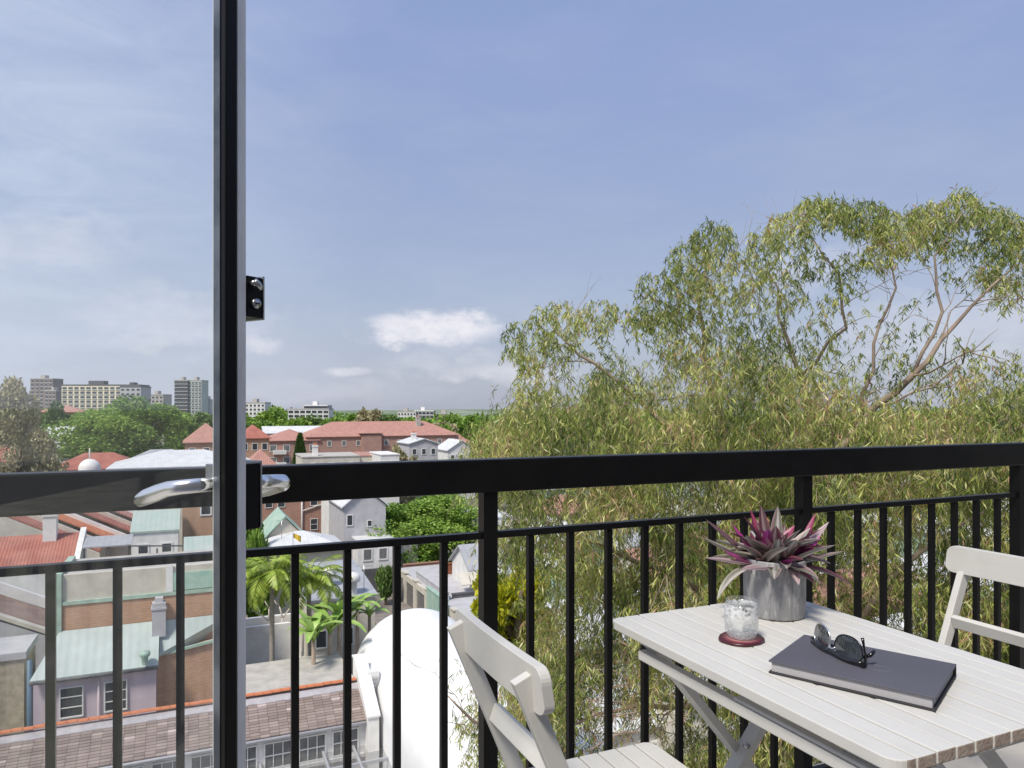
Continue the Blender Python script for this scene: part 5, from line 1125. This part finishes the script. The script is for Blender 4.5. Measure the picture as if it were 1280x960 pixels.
# filler houses seen between leaves on the right and beyond
rr = random.Random(31); cols = [('wwhite', 'wroof'), ('cream', 'groof'), ('wwhite', 'groof'), ('brickpink', 'ptile'), ('cream', 'wroof'), ('gwall', 'wroof'), ('cream', 'ptile')]
desc = {'wroof': 'white metal roof', 'rtile': 'red tiled roof', 'groof': 'grey metal roof', 'ptile': 'pink tiled roof'}; wdesc = {'wwhite': 'white', 'cream': 'cream', 'brickpink': 'pink brick', 'gwall': 'green', 'brickorg': 'orange brick'}
for r, Y in enumerate((34, 46, 60, 76, 98, 125, 160)):
    x = 700-r*4; cnt_ = -1
    while x < 1500:
        w = rr.uniform(6.5, 10)*F/Y; m_, rm = rr.choice(cols); cnt_ += 1
        T = boxhouse('%s house, %s, %s from left in the %s row behind the eucalyptus' % (wdesc[m_], desc[rm], str(cnt_+1)+('th' if cnt_ > 2 else ('st', 'nd', 'rd')[cnt_]), ['nearest', 'second', 'third', 'fourth', 'fifth', 'sixth', 'farthest'][r]), x, x+w, 0, Y-(x-640)*.02*Y/60, 0, m_, rm, rr.choice(['hip', 'gable0', 'gable1']), top=rr.uniform(3.2, 6.4), depth=rr.uniform(6, 8), wins=(2, 1), group='houses glimpsed through the leaves')
        x += w*1.22
for (x0, x1, Y, m_, rm, top) in ((-150, -70, 60, 'cream', 'rtile', 8), (-250, -160, 75, 'brickorg', 'groof', 8), (-130, -40, 110, 'cream', 'rtile', 10), (-260, -140, 130, 'wwhite', 'rtile', 10), (60, 130, 115, 'cream', 'rtile', 9), (150, 215, 125, 'brickpink', 'groof', 9)):
    boxhouse('%s house with %s, %s' % (wdesc[m_], desc[rm], {60: 'nearest beyond the left edge', 75: 'farther out to the left', 110: 'behind the brownish tree', 130: 'behind the brownish tree on the far left', 115: 'behind the small white dome', 125: 'behind the white metal hall'}[Y]), x0, x1, 0, Y, 0, m_, rm, 'hip', top=top, depth=9, wins=(3, 2), group='houses beyond the left edge')

# ================================================================ palms, bananas, terrace
def frond_mesh(L, seed, droop=1.25, leafL=.55, m='pleaf', n=52, wd=.07):
    rs = random.Random(seed); base = []; d_ = []; s_ = []; L_ = []; W_ = []; t_ = []; spine = []; e = R(62); p = Vector((0, 0, 0))
    for i in range(n+1):
        t = i/n; spine.append(p.copy()); d = Vector((math.cos(e), 0, math.sin(e)))
        if i > 3:
            l = leafL*math.sin(math.pi*min(1, .18+.8*t))**.7
            for sg in (-1, 1):
                dd = (d*.55+Vector((0, sg, 0))*.8+Vector((0, 0, -.25-.35*t))+Vector([rs.uniform(-.1, .1) for _ in range(3)])).normalized()
                base.append(p.copy()); d_.append(dd); s_.append(dd.cross(Vector((0, 0, 1))).normalized()*.9+Vector((0, 0, .3))); L_.append(l*rs.uniform(.85, 1.1)); W_.append(wd*rs.uniform(.8, 1.3)); t_.append(rs.uniform(.1, .9))
        p = p+d*(L/n); e -= R(62+75*droop)/n*(.5+t)
    a = lambda x: np.array([tuple(v) for v in x])
    me = blades('frond', a(base), a(d_), unit(a(s_)), np.array(L_), np.array(W_), np.array(t_), m, (0, 0, 0), -.05)
    bm = bmesh.new(); bm.from_mesh(me)
    b = MB(); b.tube(spine, [.035*(1-.8*i/n) for i in range(n+1)], 5); me2 = b.mesh('r', m); bm.from_mesh(me2); bm.to_mesh(me); bm.free()
    return me
FR = [frond_mesh(3.1, k, dr, .8) for k, dr in enumerate((.5, .8, 1.05, 1.3))]
def palm(label, px, py, Y, nf=30, sc=1.0, lean=0):
    p, q, zt = at(px, py, Y); T = Thing('palm_tree', label, 'palm', p, q, 0, 'palms beside the cottage'); rr = random.Random(int(px))
    b = MB(); k = 14; b.tube([(lean*(1-i/k)**2, 0, zt*i/k) for i in range(k+1)], [.17-.05*i/k+(.012 if i % 2 else 0) for i in range(k+1)], 10); T.part('trunk', b, mat('palm_trunk', (.36, .33, .28), .85, (.24, .21, .18), 6, stretch=(1, 1, 3)), local=True)
    for i in range(nf):
        f = i/nf; me = FR[min(3, int(f*4))]
        o = T.inst('frond', me, (0, 0, zt-.05), i*2.4+rr.uniform(-.2, .2), local=True, sc=(sc*rr.uniform(.85, 1.1),)*3); o.rotation_euler = (0, R(-14+f*58), i*2.4+rr.uniform(-.2, .2)); o.rotation_mode = 'XYZ'
    return T
palm('tall palm with broad arching fronds left of the cream building', 340, 724, 41, 34, 1.0)
palm('second palm with hanging fronds nearer the cream building', 386, 730, 43, 32, .95, .5)
M['banleaf'] = mat('banana_leaf', (.20, .36, .06), .45, (.36, .48, .13), 3, .1, 20)
def banana(label, px, py, Y, nl=8, sc=1.0):
    p, q, zt = at(px, py, Y); T = Thing('banana_plant', label, 'banana plant', p, q, 0, 'banana plants in the yard'); rr = random.Random(int(px)+3)
    b = MB(); b.tube([(0, 0, 0), (0, .05, zt)], [.15, .1], 8); T.part('stem', b, 'bark', local=True)
    for i in range(nl):
        n = 9; L = 2.1*sc*rr.uniform(.8, 1.15); e = R(rr.uniform(50, 82)); vs = []; pos = Vector((0, 0, 0)); dr = R(rr.uniform(50, 115))
        for k in range(n+1):
            t = k/n; w = .24*sc*math.sin(math.pi*min(1, t*.93+.04))**.6; d = Vector((math.cos(e), 0, math.sin(e))); up = Vector((-math.sin(e), 0, math.cos(e)))
            vs += [pos+Vector((0, -w, 0))+up*w*.35, pos, pos+Vector((0, w, 0))+up*w*.35]; pos = pos+d*(L/n); e -= dr/n
        b = MB(); b.add(vs, [f for k in range(n) for f in ((k*3, k*3+1, k*3+4, k*3+3), (k*3+1, k*3+2, k*3+5, k*3+4))], 0, True)
        o = T.inst('leaf', b.mesh('leaf', 'banleaf'), (0, 0, zt-.1), i*2.4+rr.random(), local=True)
banana('banana plant with long split leaves before the white vault', 412, 790, 40, 10, 1.1)
banana('broad leaved banana plant against the cottage flat roof', 392, 800, 38.5, 10, 1.0)
banana('banana plant touching the top of the white vault', 462, 770, 45, 8, .8)
banana('small banana plant between vault and cream building', 447, 762, 44, 9, .9)
banana('banana plant with the tallest upright leaf in the yard', 424, 776, 41, 6, 1.2)
p, q = LP(312, 828, 3.2)
T = Thing('roof_terrace', 'cream paved terrace with low walls beside the palms', 'terrace', p, q, 0)
b = MB(); b.box(p-3, p+4.6, q-2.2, q+2.6, 0, 2.9); T.part('terrace_floor', b, 'wwhite')
b = MB(); b.box(p-3, p+4.6, q+2.601, q+2.9, 0, 5.2); T.part('rear_wall', b, 'wwhite')
p, q = LP(318, 808, 2.9)
T = Thing('planter_box', 'white square planter standing on the terrace beside the palms', 'planter', p, q, 2.9); b = MB(); b.box(-.45, .45, -.45, .45, 0, .85); T.part('box', b, 'wwhite', local=True, bev=.03); b = MB(); b.box(-.37, .37, -.37, .37, .851, .87); T.part('soil', b, 'soil', local=True)
p, q = LP(338, 800, 2.9)
T = Thing('terracotta_pot', 'round white plant pot beside the square planter', 'pot', p, q, 2.9); b = MB(); b.lathe([(0, 0), (.25, 0), (.38, .6), (.42, .62), (.40, .72), (.34, .7), (0, .62)], 20); T.part('pot_body', b, 'wwhite', local=True)
T = Thing('frangipani_tree', 'bare pale branched small tree on the terrace beside the palm', 'tree', *LP(352, 822, 2.9), 2.9)
b = MB(); rr = random.Random(2)
def fork(p, d, L, r, k):
    e = p+d*L; b.tube([p, p+d*L*.5+Vector((rr.uniform(-.05, .05), 0, 0)), e], [r, r*.9, r*.75], 7)
    if k:
        for s in (-1, 1): fork(e, (d+Vector((s*.55, rr.uniform(-.5, .5), .15))).normalized(), L*.72, r*.72, k-1)
fork(Vector((0, 0, 0)), Vector((-.15, 0, 1)).normalized(), 1.5, .11, 3); T.part('trunk', b, mat('pale_bark', (.5, .45, .40), .8), local=True)

# ================================================================ small things on the roofs
def aerial(label, p, q, z, h=1.6, rz_=0.4):
    T = Thing('tv_aerial', label, 'aerial', p, q, z, 'television aerials on the roofs', rot=A+rz_)
    b = MB(); b.tube([(0, 0, -.3), (0, 0, h)], .025, 6); T.part('mast', b, 'steel', local=True)
    b = MB(); b.tube([(-.5, 0, h-.05), (.6, 0, h-.05)], .014, 5)
    for i in range(7): x = -.45+i*.16; b.tube([(x, -.30+i*.02, h-.05), (x, .30-i*.02, h-.05)], .009, 4)
    T.part('antenna', b, 'steel', local=True)
for lab, px, py, z, h in (('aerial on the cream workshop roof beside its vents', 455, 733, 7.2, 1.4), ('aerial on the small white house by the post', 600, 690, 5.6, 1.7), ('aerial on the white hip roof behind the palms', 352, 672, 7.6, 1.5)):
    p, q = LP(px, py, z); aerial(lab, p, q, z, h, rnd.uniform(-.6, .6))
